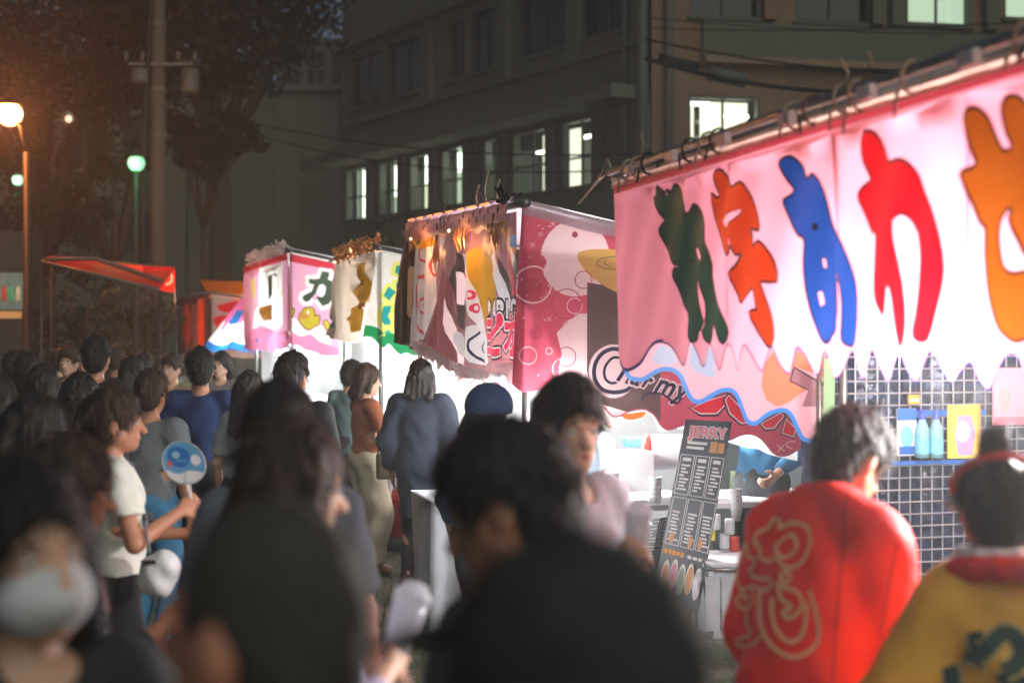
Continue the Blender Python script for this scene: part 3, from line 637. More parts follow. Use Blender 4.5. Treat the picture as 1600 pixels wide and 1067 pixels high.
card(1482, 632, 1532, 716, .03, 'toy_package', 'yellow and lilac printed toy package on the wire grid', 'package', YEL,
     [([(.3, .05), (.75, .05), (.85, .5), (.7, .8), (.3, .8), (.2, .4)], LIL), (ellipse(.45, .5, .22, .2, 14), PALE), ([(.9, 0), (1, 0), (1, 1), (.9, 1)], ORG)])
for k, px in enumerate((1441, 1463)):
    b = gp(1, 0, .06); sh = Sheet(b, n1); a, z0 = sh.uv(px, 716); _, z1 = sh.uv(px, 640)
    c = sh.P(a, z0); h = z1-z0; rr = .034
    e = empty('bubble_bottle', c, ['left of the two clear cyan bottles hung on the wire grid', 'right of the two clear cyan bottles, next to yellow package'][k], 'bottle', 'cyan bottles on the grid')
    MB().lathe(c, [(0, 0), (rr, .005), (rr, h*.6), (rr*.5, h*.78), (rr*.42, h*.82), (0, h*.82)], 14).build('bottle_body', mat('cyan_plastic', srgb(165, 225, 235), rough=.15, trans=.4, noise=.1), e, True)
    MB().lathe(c, [(rr*.5, h*.8), (rr*.5, h), (0, h)], 12).build('cap', paint('blue_cap', (60, 90, 190), rough=.3), e, True)
    MB().lathe(c, [(rr*1.02, h*.1), (rr*1.02, h*.4)], 14).build('label_band', CYAN, e, True)
card(1402, 638, 1432, 712, .03, 'toy_card', 'blue and white blister card left of the bottles', 'package', PALE, [([(0, .75), (1, .75), (1, 1), (0, 1)], BLU), (ellipse(.5, .4, .35, .25, 12), CYAN), ([(.1, .02), (.9, .02), (.9, .2), (.1, .2)], BLU)])
card(1420, 617, 1437, 631, .03, 'price_card', 'small orange price card clipped to the wire grid', 'price card', ORG, [([(.1, .3), (.9, .3), (.9, .6), (.1, .6)], PALE)])
card(1430, 640, 1540, 650, .02, 'display_strip', 'blue card strip behind the bottles on the grid', 'card', BLU)
card(1395, 718, 1520, 727, .04, 'shelf_strip', 'thin blue shelf edge below the hung toys', 'shelf', BLU, thick=.06)
card(1553, 575, 1625, 664, .25, 'hanging_banner', 'small pale pink printed cloth hanging at right end of stall', 'banner', PINKL, [(ellipse(.22, .45, .13, .2, 12), paint('salmon_print', (225, 150, 150))), ([(0, 0), (1, 0), (1, .14), (0, .14)], PINK)])
e = empty('green_banner', gp(.98, 1.2, .12), 'narrow pale green plastic strip beside the pink side valance', 'banner')
sh = Sheet(gp(.98, 0, .12), n1, disp=lambda a, b: .01*math.sin(b*9)); sh.edge = sh.px([(1287, 690), (1304, 690), (1305, 560), (1288, 560)]); sh.build('strip', cloth('pale_green_plastic', (170, 220, 165), .5), e, .05)
# game counter inside the near stall
ct = W1(.4, .35, 0)
cnt = empty('game_counter', ct, 'white covered counter behind the two happi-coated helpers', 'counter')
MB().box(W1(1.3, .55, .8), 1.8, .75, .05, rz=math.atan2(dN.y, dN.x)).build('top', paint('white_laminate', (225, 226, 230), rough=.4), cnt)
V = []; Fc = []
for i in range(50):
    for z in (.77, .4, .03): V.append(W1(.42+i*.036, .2+.015*math.sin(i*1.3)*(1.2-z), z))
for i in range(49):
    for j in range(2): k = i*3+j; Fc.append([k, k+3, k+4, k+1])
mesh_obj('skirt', V, Fc, paint('white_sheet', (205, 208, 215), rough=.5, noise=.05), cnt, smooth=True)
V = [W1(0, 2.46, .02), W1(L1, 2.46, .02), W1(L1, 2.46, 2.1), W1(0, 2.46, 2.1)]
mesh_obj('back_tarp', V, [[0, 1, 2, 3]], cloth('pale_tarp', (215, 215, 225), .4), st1)
bulb('stall_bulb', W1(1.2, .4, 1.82), 80, (1, .95, .93), st1)
bulb('stall_bulb', W1(2.1, .5, 1.86), 22, (1, .95, .93), st1)
bulb('stall_bulb', W1(3.35, 1.4, 1.98), 7, (1, .93, .9), st1)

# ------------------------------------------------ tapioca stall
B0 = Vector((.055, 8.2, 2.6)); B1 = Vector((.055-.253*3.28, 8.2+3.28, 2.72))
ROSE = cloth('rose_vinyl', (184, 74, 94), .3); ROSED = cloth('dark_rose_vinyl', (150, 62, 76), .3); PALER = cloth('pale_rose_print', (232, 200, 202), .3)
st2, W2, d2, n2, L2, zf2 = stall_frame(B0, B1, 2.6, 2.6, .215, 'tapioca drink stall with rose side sheet and pleated printed front', cloth('white_roof_tarp', (225, 205, 215), .5))
ss = Sheet(B0+Vector((0, 0, -.02)), n2, disp=lambda a, b: (.03*math.sin(a*10)+.015*math.sin(a*21+1))*max(0, .5-a)*2+.012*math.sin(a*6+b*3))
tb = [(801,600),(815,612),(835,610),(860,602),(880,596),(905,603),(922,622)] + c4([(60,450),(100,478),(140,520),(190,528),(250,500),(310,485),(360,490),(400,520),(440,580),(480,608),(540,600),(600,580),(660,568),(720,575),(770,610),(810,660),(850,682),(900,670),(960,645),(1020,640),(1070,660),(1110,700),(1150,750),(1200,775),(1260,765),(1310,735),(1380,720),(1450,715),(1520,740)])
tp_ = edge_path(ss, tb, 4); ss.edge = tp_ + [(tp_[-1][0], -.215*tp_[-1][0]), (0, 0)]
c5 = lambda pts: cvt(pts, 600, 280, 2.6675)
E5 = lambda x, y, r_, q=None: ss.px(c5(ellipse(x, y, r_, q or r_, 26)))
ss.ink(E5(795, 330, 145, 160), PALER); ss.ink(E5(640, 350, 35, 35), ROSE); ss.ink(E5(800, 800, 70, 130), PALER)
ss.ink(ss.px(c5([(720, 640), (800, 560), (850, 560), (850, 860), (1100, 1000), (1100, 1010), (900, 980), (760, 800)])), PALER)
# mug and straw hat-like lid
ss.ink(ss.px(c5([(845, 430), (1150, 480), (1150, 1010), (880, 930), (848, 800)])), cloth('cocoa_print', (84, 62, 62), .25))
ss.ink(smooth_loop(ss.px(c5([(803, 320), (830, 298), (900, 292), (1010, 298), (1120, 330), (1150, 420), (1080, 470), (990, 478), (900, 435), (835, 380)])), 3), cloth('tan_print', (196, 152, 84), .25))
ss.line(E5(960, 350, 75, 27), .006, cloth('olive_line', (120, 100, 70), .2), True)
ss.line(ss.px(c5([(925, 335), (915, 352), (940, 365)])), .006, MATS['olive_line_ink'] if 'olive_line_ink' in MATS else MATS['olive_line'])
for x, y, r_, fl_ in ((792, 232, 13, 1), (697, 250, 11, 0), (678, 367, 10, 0), (784, 367, 10, 0), (793, 528, 32, 0), (780, 620, 34, 0), (598, 735, 36, 0), (745, 790, 42, 0), (822, 853, 10, 0), (688, 716, 14, 0), (728, 805, 12, 0), (632, 640, 30, 1), (606, 470, 55, 1)):
    (ss.ink(E5(x, y, r_), ROSED if r_ < 20 else cloth('mid_rose', (166, 58, 80), .3)) if fl_ else ss.line(E5(x, y, r_), .005, PALER if x < 700 or x > 740 else ROSED, True))
for x, y, r_ in ((620, 440, 76), (760, 520, 62), (760, 740, 40), (830, 420, 36)): ss.line(E5(x, y, r_), .009 if r_ > 70 else .006, PALER if x < 700 else ROSED, True)
for x, y in ((615, 275), (688, 583), (737, 663), (648, 230), (700, 190)): 
    for a in (0.6, 2.2): ss.line(ss.px(c5([(x-13*math.cos(a), y-13*math.sin(a)), (x+13*math.cos(a), y+13*math.sin(a))])), .003, PALER)
rd_ = random.Random(9)
for k in range(34):
    x, y = rd_.uniform(560, 720), rd_.uniform(180, 870); ss.ink(E5(x, y, rd_.uniform(2, 4)), PALER)
# script lettering
INKN = cloth('logo_navy', (34, 32, 58), .2)
ss.ink(E5(955, 800, 100, 112), PALER)
ss.line(smooth_loop(ss.px(c5([(1012, 735), (985, 712), (945, 708), (905, 730), (880, 775), (880, 830), (910, 875), (960, 888), (1010, 878), (1040, 850)])), 4, False), .024, INKN)
ss.line(smooth_loop(ss.px(c5([(985, 745), (950, 745), (920, 785), (922, 830), (950, 850), (985, 838)])), 4, False), .016, INKN)
q0 = ss.uv(*c5([(958, 838)])[0]); q1 = ss.uv(*c4([(300, 305)])[0]); q2 = ss.uv(*c4([(575, 395)])[0])
rot_ = math.atan2(q2[1]-q1[1], q2[0]-q1[0])
for i, (chx, chy, sz) in enumerate(((160, 290, .20), (248, 312, .15), (318, 332, .13), (395, 362, .17), (520, 400, .17))):
    a_, b_ = ss.uv(*c4([(chx, chy)])[0]); ss.text('harmy'[i], a_, b_, sz, INKN, bold=.005, shear=.3, rot=rot_, sx=.95, outline=PALER, ow=.012)
ss.line(smooth_loop(ss.px(c4([(330, 420), (345, 390), (400, 375), (470, 390), (540, 440), (575, 405)])), 4, False), .014, INKN)
# big red letters, partly behind the pink stall
for pts in ([(640,470),(740,430),(860,392),(860,440),(800,500),(700,500)], [(862,420),(880,395),(960,480),(1010,560),(960,560),(890,500)], [(1085,570),(1200,505),(1215,520),(1160,590),(1110,595)], [(1215,625),(1235,540),(1290,600),(1280,645)]):
    lp = ss.px(c4(pts)); ss.ink(grow(lp, .022), INKN); ss.ink(grow(lp, .010), PALER); ss.ink(lp, cloth('crimson_ink', (200, 30, 52), .3))
ss.ink(band(tp_, .012), cloth('hem_rose', (168, 84, 104), .3))
ss.line(smooth_loop(ss.px(c4([(1180, 700), (1225, 740)])), 2, False), .006, PALER); ss.line(ss.px(c4([(1225, 695), (1185, 745)])), .006, PALER); ss.line(smooth_loop(ss.px(c4([(1290, 680), (1250, 680), (1240, 710), (1275, 725)])), 3, False), .006, PALER)
ss.build('side_valance', ROSE, st2, .06)
# white inner flap behind the rose sheet
s2_ = Sheet(B0+d2*.12+Vector((0, 0, 0)), n2, disp=lambda a, b: .01*math.sin(a*8))
ib = smooth_loop(s2_.px(c4([(40,430),(200,540),(250,552),(320,545),(370,490),(420,560),(450,615),(580,600),(900,690),(1000,720),(1060,725),(1130,760),(1300,800)])), 4, False)
s2_.edge = ib + [(ib[-1][0], -.55), (0, -.4)]
s2_.ink(smooth_loop(s2_.px(c4([(210,520),(270,500),(350,490),(360,510),(310,540),(240,545)])), 3), INKS['orange'])
s2_.build('inner_flap', WHITE_V, st2, .08)
# roof edge band on the side
V = []; Fc = []
for i in range(31):
    a = 2.65*i/30
    for z in (.03, -.02, -.06): V.append(W2(-.02-.012*(z < 0), a, 2.6-.215*a+z+.004*math.sin(i*1.1)))
for i in range(30):
    for j in range(2): k = i*3+j; Fc.append([k, k+1, k+4, k+3])
mesh_obj('roof_edge', V, Fc, cloth('lilac_white_band', (222, 200, 215), .35), st2, smooth=True)
# pleated front valance
def pleat(a, b): k = .25 if a < 1.1 else .5; return k*(.04*math.sin(a*17+.4*math.sin(a*3)) + .015*math.sin(a*41+b*3)) + .03*b*math.sin(a*9)
pf = Sheet(W2(0, -.03, 2.56), d2, disp=pleat)
t4 = lambda pts: cvt(pts, 620, 300, 4.105)
fb = [(806, 603), (790, 600), (770, 598), (750, 594), (730, 589), (710, 581), (690, 569), (668, 555), (645, 545), (612, 532)]
fp_ = edge_path(pf, fb, 3); sF = fp_[-1][0]; pf.edge = [(0, 0)] + fp_ + [(min(sF, L2+.3), .12)]
def T(pts, m, sm=True): pf.ink(smooth_loop(pf.px(t4(pts)), 3) if sm else pf.px(t4(pts)), m)
MAR = cloth('maroon_print', (150, 88, 92), .14); GLD = cloth('ochre_print', (198, 146, 36), .14); SMK = cloth('smoke_print', (70, 58, 58), .25); WH2 = cloth('white_print', (235, 226, 226), .14); PNK2 = cloth('hotpink_print', (232, 60, 92), .14); CRM = cloth('cream_print', (218, 186, 140), .14); BLK = cloth('black_print', (28, 24, 22), .12)
T([(395,520),(440,420),(500,360),(560,365),(610,470),(645,600),(652,745),(600,760),(545,850),(500,720)], GLD)
T([(345,560),(375,420),(410,400),(450,560),(470,740),(480,860),(430,885),(390,840)], SMK); T([(372,640),(385,540),(405,510),(430,560),(450,700),(420,725),(390,710)], PALER)
T([(415,390),(455,460),(500,620),(538,830),(510,855),(480,760),(450,620),(425,480)], WH2)
for c_ in ((452, 540), (488, 660), (505, 745)): T(ellipse(c_[0], c_[1], 16, 32, 12), PNK2); T(ellipse(c_[0], c_[1], 7, 16, 10), WH2)
T([(600,330),(640,420),(700,600),(730,745),(690,745),(650,600),(605,440)], WH2); T([(645,385),(700,540),(755,745),(728,745),(685,590)], SMK); T([(690,360),(760,560),(800,740),(765,740),(720,560)], ROSED); T([(715,340),(800,520),(805,640),(770,560)], WH2)
T([(560,350),(600,330),(610,400),(575,415)], SMK)
T([(720,275),(822,275),(818,365),(722,350)], cloth('steel_blue_print', (86, 110, 140), .3), False); T([(755,365),(820,365),(806,560),(790,520)], cloth('tan2_print', (170, 110, 70), .3), False)
T([(300,480),(345,560),(360,760),(400,880),(440,1090),(200,1090),(260,700)], MAR); T([(295,490),(330,620),(350,800),(400,960),(430,1090),(390,1090),(340,900),(310,700)], PALER)
T([(360,900),(410,910),(440,1060),(370,1000)], WH2)
T([(480,870),(520,850),(555,870),(585,1090),(490,1090),(470,960)], WH2); pf.line(smooth_loop(pf.px(t4([(520,900),(490,950),(495,1040),(540,1090)])), 3, False), .02, INKN); pf.line(smooth_loop(pf.px(t4([(545,950),(525,1000),(545,1050)])), 3, False), .014, INKN)
T([(553,850),(775,840),(775,1090),(590,1090)], cloth('dusky_print', (196, 120, 126), .2), False)
u0 = pf.uv(*t4([(768, 905)])[0]); u1 = pf.uv(*t4([(560, 905)])[0])
def front_text(txt, pos, size, bo, bi, cols, sx):
    ps = [pf.uv(*t4([p])[0]) for p in pos]
    for (a_, b_), ch in zip(ps, txt): pf.ink([[(a_-x*sx, b_+y) for x, y in q] for q in text_loops(ch, size, bo, 0)], cols[0])
    for k, ((a_, b_), ch) in enumerate(zip(ps, txt)): pf.ink([[(a_-x*sx, b_+y) for x, y in q] for q in text_loops(ch, size, bi, 0)], cols[1+k % (len(cols)-1)])
front_text('*TAPIOCA', [(583+k*25, 826-k) for k in range(8)], .17, .024, .008, (BLK, WH2), .9)
front_text('ヨピオカ', [(562+k*56, 1035) for k in range(4)], .29, .034, .022, (BLK, WH2), .85); front_text('ヨピオカ', [(562+k*56, 1035) for k in range(4)], .29, .012, .008, (PNK2, PNK2), .85)
T([(110,350),(200,330),(285,250),(292,330),(255,560),(210,930),(150,945),(100,985),(112,700)], WH2)
for (x, y, rx, ry) in ((175, 730, 24, 44), (175, 400, 18, 40), (240, 470, 14, 60)): T(ellipse(x, y, rx+9, ry+14, 14), PNK2); T(ellipse(x, y, rx, ry, 14), WH2)
T(ellipse(172, 725, 10, 18, 10), PNK2); pf.line(smooth_loop(pf.px(t4([(120,600),(125,820),(160,900),(205,870)])), 4, False), .03, PNK2); pf.line(pf.px(t4([(125,545),(205,545)])), .03, PNK2); pf.line(pf.px(t4([(125,400),(130,470)])), .03, PNK2)
T([(70,250),(112,340),(104,980),(-60,980),(20,600)], BLK, False); T([(85,480),(108,480),(104,800),(62,820),(70,600)], CRM, False)
T([(105,260),(130,240),(220,230),(250,260),(245,330),(180,360),(110,350)], cloth('amber_print', (240, 150, 30), .45)); T([(135,270),(160,300),(150,340),(120,330)], BLK)
pf.build('front_valance', cloth('mauve_brown_print', (168, 120, 124), .14), st2, .07)
# white ruffle along the front hem
rs = Sheet(W2(0, -.075, 2.56), d2, disp=lambda a, b: pleat(a, b)*.7+.012*math.sin(a*38))
hp_ = smooth_loop(rs.px([(x, y-7) for x, y in fb[:-1]]), 4, False); top_, low_ = [], []
hx = np.array([p[0] for p in hp_]); hy = np.array([p[1] for p in hp_]); s_end = float(hx.max())
for i in range(int((s_end-.02)/.02)):
    a_ = .02+i*.02; z_ = float(np.interp(a_, hx, hy)); top_.append((a_, z_+.035)); low_.append((a_, z_-.02-.05*abs(math.sin(a_*17+.6*math.sin(a_*5)))))
rs.edge = low_ + top_[::-1]; rs.ink(band(low_, .01), cloth('ruffle_pink', (226, 150, 160), .3)); rs.build('hem_ruffle', WHITE_V, st2, .06)
# pinkish-white rolled tarp under the front pipe with lacing
V = []; Fc = []
for i in range(61):
    s_ = L2*i/60; z = zf2(s_)
    for j, (v, dz) in enumerate(((-.04, .05), (-.09, .0), (-.1, -.06-.03*math.sin(i*.5)**2), (-.06, -.12-.03*math.sin(i*.5)**2))): V.append(W2(s_, v, z+dz))
for i in range(60):
    for j in range(3): k = i*4+j; Fc.append([k, k+4, k+5, k+1])
mesh_obj('tarp_roll', V, Fc, cloth('lilac_tarp', (226, 190, 212), .45), st2, smooth=True)
ties(st2, W2, L2, lambda s_: zf2(s_)+.0, 12, -.07, 5, .022, dark=False); 
for k in range(10): 
    r_ = random.Random(90+k); c = W2(.05+.02*k, -.05, 2.63); MB().tube([c, c+Vector((r_.uniform(-.1, .1), 0, r_.uniform(-.03, .12)))], .012, 5).build('tie_cord', C_BLACKS, st2, True)
for k, (s_, hgt) in enumerate(((1.0, .16), (.75, .22), (.45, .14))): MB().tube([W2(s_, -.03, 2.64), W2(s_-.03, -.05, 2.64+hgt*.6), W2(s_-.12, -.05, 2.64+hgt)], .006, 4).build('loose_cord', MATS['beige_cord'], st2, True)
# copper tinsel fringe catching the warm light
COP = mat('copper_foil', (1, .45, .2), rough=.4, metal=.7, noise=.4, scale=20)
rr_ = random.Random(4)
def fringe(pxs, ys, n, ln, nm='tinsel_fringe'):
    t = MB(); n *= 3
    for k in range(n):
        f = k/(n-1); a, b = pf.uv(pxs[0]+(pxs[1]-pxs[0])*f, ys[0]+(ys[1]-ys[0])*f); l = ln*(.55+.45*math.sin(math.pi*f))*rr_.uniform(.7, 1.1)
        w_ = .006; tl = rr_.uniform(-.05, .05)
        p = [pf.P(a-w_, b, .06), pf.P(a+w_, b, .065), pf.P(a+w_*.6+tl*.5, b-l*.5, .075+rr_.uniform(-.02, .02)), pf.P(a-w_*.6+tl*.5, b-l*.5, .07), pf.P(a+tl, b-l, .06)]
        t.add(p, [[0, 1, 2, 3], [3, 2, 4]])
    t.build(nm, COP, st2)
fringe((720, 748), (360, 355), 6, .16); fringe((780, 808), (350, 345), 7, .2); fringe((690, 702), (368, 366), 4, .3)
bulb('added_warm_light', W2(1.1, -.2, 2.52), 1.4, (1, .45, .16), st2, .008, 6); bulb('added_warm_light', W2(2.5, -.2, 2.55), 1.4, (1, .45, .16), st2, .008, 6)  # weak hidden lights added to make the copper fringe shine warm
for k in range(9):
    a_ = L2*(.03+.107*k); l_ = L2*(.06+.035*(k % 3)/2); q_ = lambda t: W2(t, -.09, 2.628+.12*t/L2); MB().tube([q_(a_), q_(a_+l_*.7)], .007, 6).build('light_strip', mat('warm_rail', (.9, .45, .2), rough=.3, emit=.8, ecol=(1, .26, .06)), st2)
# counter, goods, boards
C_WT = paint('white_table', (228, 228, 232), rough=.35, noise=.05); C_VIN = mat('silver_vinyl', srgb(205, 212, 222), rough=.22, noise=.1, bump=.35, bscale=5, metal=.15)
tab = empty('drink_counter', W2(1.3, -.3, 0), 'counter of the tapioca stall under shiny silver vinyl cloth', 'counter')
MB().box(W2(.62, -.12, .84), .66, .66, .04, rz=math.atan2(d2.y, d2.x)).build('top', C_WT, tab); MB().box(W2(2.1, .42, .84), 2.2, .6, .04, rz=math.atan2(d2.y, d2.x)).build('top', C_WT, tab)
V = []; Fc = []
pth = [(.28, .2), (.28, -.2), (.3, -.46), (.6, -.47), (.94, -.47), (.96, .1), (1.5, .11), (3.2, .11)]
fine = []
for (a, b), (c, dd) in zip(pth, pth[1:]):
    for k in range(10): fine.append((a+(c-a)*k/10, b+(dd-b)*k/10))
for i, (a, b) in enumerate(fine):
    for j, z in enumerate((.865, .6, .3, .03)): o_ = .03*math.sin(i*.75)*j/3+.02*math.sin(i*.31)*j; V.append(W2(a+(-o_ if i < 20 else 0), b-(o_ if i >= 20 else 0)-.01, z))
for i in range(len(fine)-1):
    for j in range(3): k = i*4+j; Fc.append([k, k+4, k+5, k+1])
mesh_obj('vinyl_skirt', V, Fc, C_VIN, tab, smooth=True)
# side table with rack seen under the rose sheet
sid = empty('side_table', W2(.25, .9, 0), 'white side table with slatted top under the rose side sheet', 'table')
zT = .80
MB().box(W2(.55, 1.15, zT), .7, 1.9, .03, rz=math.atan2(d2.y, d2.x)).build('top', C_WT, sid)
for k in range(18): MB().box(W2(.2+.04*k, .75, zT+.02), .022, .95, .008, rz=math.atan2(d2.y, d2.x)).build('slat', C_WT, sid)
for a, v in ((.25, .25), (.85, .25), (.25, 2.05), (.85, 2.05)): MB().tube([W2(a, v, 0), W2(a, v, zT)], .015, 8).build('leg', C_STEEL, sid, True)
def boxy(px, py, D, sx, sy, sz, name, label, cat, m, rz=.25, lid=None, group=None):
    c = PT(px, py, D); e = empty(name, c-Vector((0, 0, sz/2)), label, cat, group)
    bevel(MB().box(c, sx, sy, sz, rz=rz).build('body', m, e), .008)
    if lid: bevel(MB().box(c+Vector((0, 0, sz/2+.012)), sx+.015, sy+.015, .022, rz=rz).build('lid', lid, e), .006)
    return e
boxy(988, 735, 8.75, .22, .2, .24, 'foam_box', 'square white foam box on the side table', 'box', C_WT)
def cyl(px, py, D, r_, h, name, label, cat, m, capm=None, axis='z', group=None):
    c = PT(px, py, D); e = empty(name, c-Vector((0, 0, h/2)), label, cat, group); A3 = None
    if axis == 'x': A3 = (Vector((0, 1, 0)), Vector((0, 0, 1)), Vector((1, 0, 0)))
    MB().lathe(c, [(0, -h/2), (r_*.96, -h/2), (r_, -h/2+.02), (r_, h/2-.02), (r_*.96, h/2), (0, h/2)], 22, A3).build('body', m, e, True)
    if capm: MB().lathe(c, [(r_*1.03, -h/2-.005), (r_*1.03, -h/2+.03), (r_*.9, -h/2+.035)], 22, A3).build('rim', capm, e, True); MB().lathe(c, [(r_*.3, -h/2-.008), (r_*.75, -h/2-.012), (r_*.75, -h/2-.002)], 18, A3).build('cap', capm, e, True)
    return e
cyl(1040, 707, 8.95, .115, .26, 'white_canister', 'white canister with red ring lid lying on the side table', 'canister', C_WT, paint('red_lid', (225, 60, 50), rough=.3), 'x')
cyl(965, 812, 8.55, .05, .12, 'ingredient_tub', 'small white tub at the front of the side table', 'tub', C_WT)
boxy(1128, 935, 8.1, .2, .24, .4, 'cooler_box', 'tall pale grey cooler box standing beside the menu board', 'cooler', paint('cooler_grey', (196, 204, 210), rough=.4), .25, C_WT)
boxy(1175, 765, 9.6, .22, .25, .24, 'green_crate', 'dark olive crate behind the side table', 'crate', paint('olive_crate', (72, 84, 62), rough=.6))
for k, (px, py, col) in enumerate(((1118, 815, C_WT), (1140, 822, C_WT), (1110, 832, YEL), (1132, 845, PALE), (1148, 850, paint('red_tub', (215, 70, 60))))):
    cyl(px, py, 8.45+.03*k, .03, .09, 'topping_jar', ['leftmost white topping jar by the menu board', 'white topping jar right of the first jar', 'yellow topping jar below the white jars', 'pale topping jar near the red happi coat', 'red topping jar nearest the red happi coat'][k], 'jar', col, None, 'z', 'topping jars by the menu board')
MB().box(PT(1133, 868, 8.45), .32, .3, .02).build('jar_tray', C_WT); tag(bpy.data.objects['jar_tray'], 'white tray carrying the small topping jars', 'tray')
bl_ = boxy(990, 690, 9.3, .12, .1, .06, 'cyan_cloth', 'folded bright cyan cloth behind the canister', 'cloth', paint('cyan_cloth', (40, 175, 205), rough=.8))
for k, (px, py, lb) in enumerate(((958, 765, 'stack of white cups left of the foam box'), (1024, 772, 'stack of white cups right of the foam box'), (1150, 790, 'stack of white cups right of the menu board'))):
    c = PT(px, py, 8.55+.1*k); e = empty('cup_stack', c-Vector((0, 0, .09)), lb, 'cups', 'cup stacks on the side table')
    for j in range(5): MB().lathe(c+Vector((0, 0, -.09+.028*j)), [(0, 0), (.03, 0), (.04, .08), (.042, .083), (.038, .083)], 14).build('cup', paint('paper_cup', (236, 236, 238), rough=.5), e, True)
cl_ = [o for o in bpy.data.objects if o.name == 'cooler_box'][0]; cc_ = org(cl_)
MB().tube([cc_+Vector((-.13, -.16, .44)), cc_+Vector((-.13, -.2, .40)), cc_+Vector((.13, -.2, .40)), cc_+Vector((.13, -.16, .44))], .01, 6).build('handle', C_STEEL, cl_, True)
for k in range(3): MB().box(cc_+Vector((-.09+.09*k, -.155, .2)), .05, .012, .3, rz=.25).build('rib', MATS['cooler_grey'], cl_)
# menu boards
def menu(c0, c1, c2, c3, D, label, dens, nm='menu_board'):
    """quad of pixel corners (tl, tr, br, bl) on a plane facing the camera"""
    sh = Sheet(PT(c0[0], c0[1], D), Vector((1, .12, 0)), (0, .18, 1))
    q = sh.px([c3, c2, c1, c0]); e = empty(nm, sh.P(*q[0]), label, 'menu board')
    sh.edge = q; M = lambda a, b: tuple(q[0][k]*(1-a)*(1-b)+q[1][k]*a*(1-b)+q[2][k]*a*b+q[3][k]*(1-a)*b for k in (0, 1))
    wt = paint('chalk_print', (222, 226, 226), rough=.4); r_ = random.Random(dens); tn = paint('tan_photo', (205, 150, 95), rough=.4); pk = paint('pink_photo', (225, 165, 185)); gp_ = paint('green_photo', (150, 175, 150)); am = paint('amber_title', (240, 170, 70))
    def rect(a0, b0, a1, b1, m): sh.ink([M(a0, b0), M(a1, b0), M(a1, b1), M(a0, b1)], m)
    def fr(a0, b0, a1, b1): sh.line([M(a0, b0), M(a1, b0), M(a1, b1), M(a0, b1)], .004, wt, True)
    if dens == 1:
        a, b = M(.14, .905); rr0 = math.atan2(M(1, .9)[1]-M(0, .9)[1], M(1, .9)[0]-M(0, .9)[0])
        sh.text('JERRY', a, b, .085, paint('rose_title', (225, 130, 150)), bold=.004, rot=rr0, outline=wt, ow=.005)
        rect(.12, .862, .55, .878, wt); rect(.12, .835, .5, .85, wt); rect(.62, .825, .78, .885, tn); rect(.8, .825, .93, .88, tn)
        for ca, cb in ((.04, .33), (.37, .66), (.70, .97)):
            fr(ca, .58, cb, .80); fr(ca, .30, cb, .56)
            rect(ca+.05, .765, cb-.06, .785, wt)
            for base, n in ((.585, 9), (.305, 9)):
                for k in range(n):
                    b0 = base+.018+k*.019
                    if base > .5 and k > 7: continue
                    a0 = ca+.03+.03*r_.random(); rect(a0, b0, a0+r_.uniform(.1, .22), b0+.010, wt)
        for ca in (.16, .56, .78): sh.ink([M(*p) for p in ellipse(ca, .335, .05, .035, 10)], tn)
        for k in range(5): rect(.05+.09*k, .245+.004*(k % 2), .05+.09*k+.07, .272, am)
        for k in range(3): rect(.56+.12*k, .247, .56+.12*k+.09, .264, wt)
        for k, m in enumerate((tn, pk, gp_, tn, PALE)): sh.ink([M(*p) for p in ellipse(.16+.175*k, .13+.015*(k % 2), .085, .085, 14)], wt); sh.ink([M(*p) for p in ellipse(.16+.175*k, .12+.015*(k % 2), .07, .075, 14)], m)
    else:
        for b0, b1 in ((.52, .95), (.05, .47)):
            for a0, a1 in ((.05, .45), (.52, .95)):
                fr(a0, b0, a1, b1)
                for k in range(6): rect(a0+.06, b0+.08+k*.055, a0+.06+r_.uniform(.1, .26), b0+.1+k*.055, wt)
    sh.build('board_face', paint('slate_board', (80, 92, 104), rough=.25, noise=.1), e, .12, False)
    V = [sh.P(a, b, -.004) for a, b in q]+[sh.P(a, b, -.02) for a, b in q]
    mesh_obj('board_back', V, [[0,1,2,3][::-1],[4,5,6,7],[0,4,5,1],[1,5,6,2],[2,6,7,3],[3,7,4,0]], paint('board_edge', (60, 62, 66)), e)
    bt = [sh.P(*M(a, 0), -.012) for a in (.1, .9)]
    for p in bt: MB().tube([p, Vector((p.x, p.y+.05, 0))], .012, 6).build('board_leg', C_STEEL, e, True)
    return e
menu((1072, 655), (1144, 660), (1098, 955), (1026, 930), 8.25, 'tall tilted menu board in front of the white side table', 1)
menu((1014, 812), (1056, 806), (1042, 905), (1002, 900), 8.3, 'small dark menu board left of the tall tilted one', 2)
MB().box(W2(.1, 1.95, .95), .07, .07, 1.9).build('inner_pole', paint('white_pole', (220, 222, 226), rough=.4), st2)
V = [W2(0, 2.56, .02), W2(L2, 2.56, .02), W2(L2, 2.56, 1.95), W2(0, 2.56, 1.95)]; mesh_obj('back_tarp', V, [[0, 1, 2, 3]], cloth('grey_back_tarp', (70, 78, 80), .1), st2)
V = [W2(L2, .3, .02), W2(L2, 2.5, .02), W2(L2, 2.5, 2.0), W2(L2, .3, 2.3)]; mesh_obj('end_tarp', V, [[0, 1, 2, 3]], cloth('white_end_tarp', (225, 228, 230), .4), st2)
bulb('stall_bulb', W2(.75, .9, 1.62), 75, (.95, .98, 1), st2); bulb('stall_bulb', W2(.12, .22, 1.52), 20, (.95, .98, 1), st2, .035); bulb('stall_bulb', W2(2.2, .9, 1.75), 24, (1, .95, .9), st2)

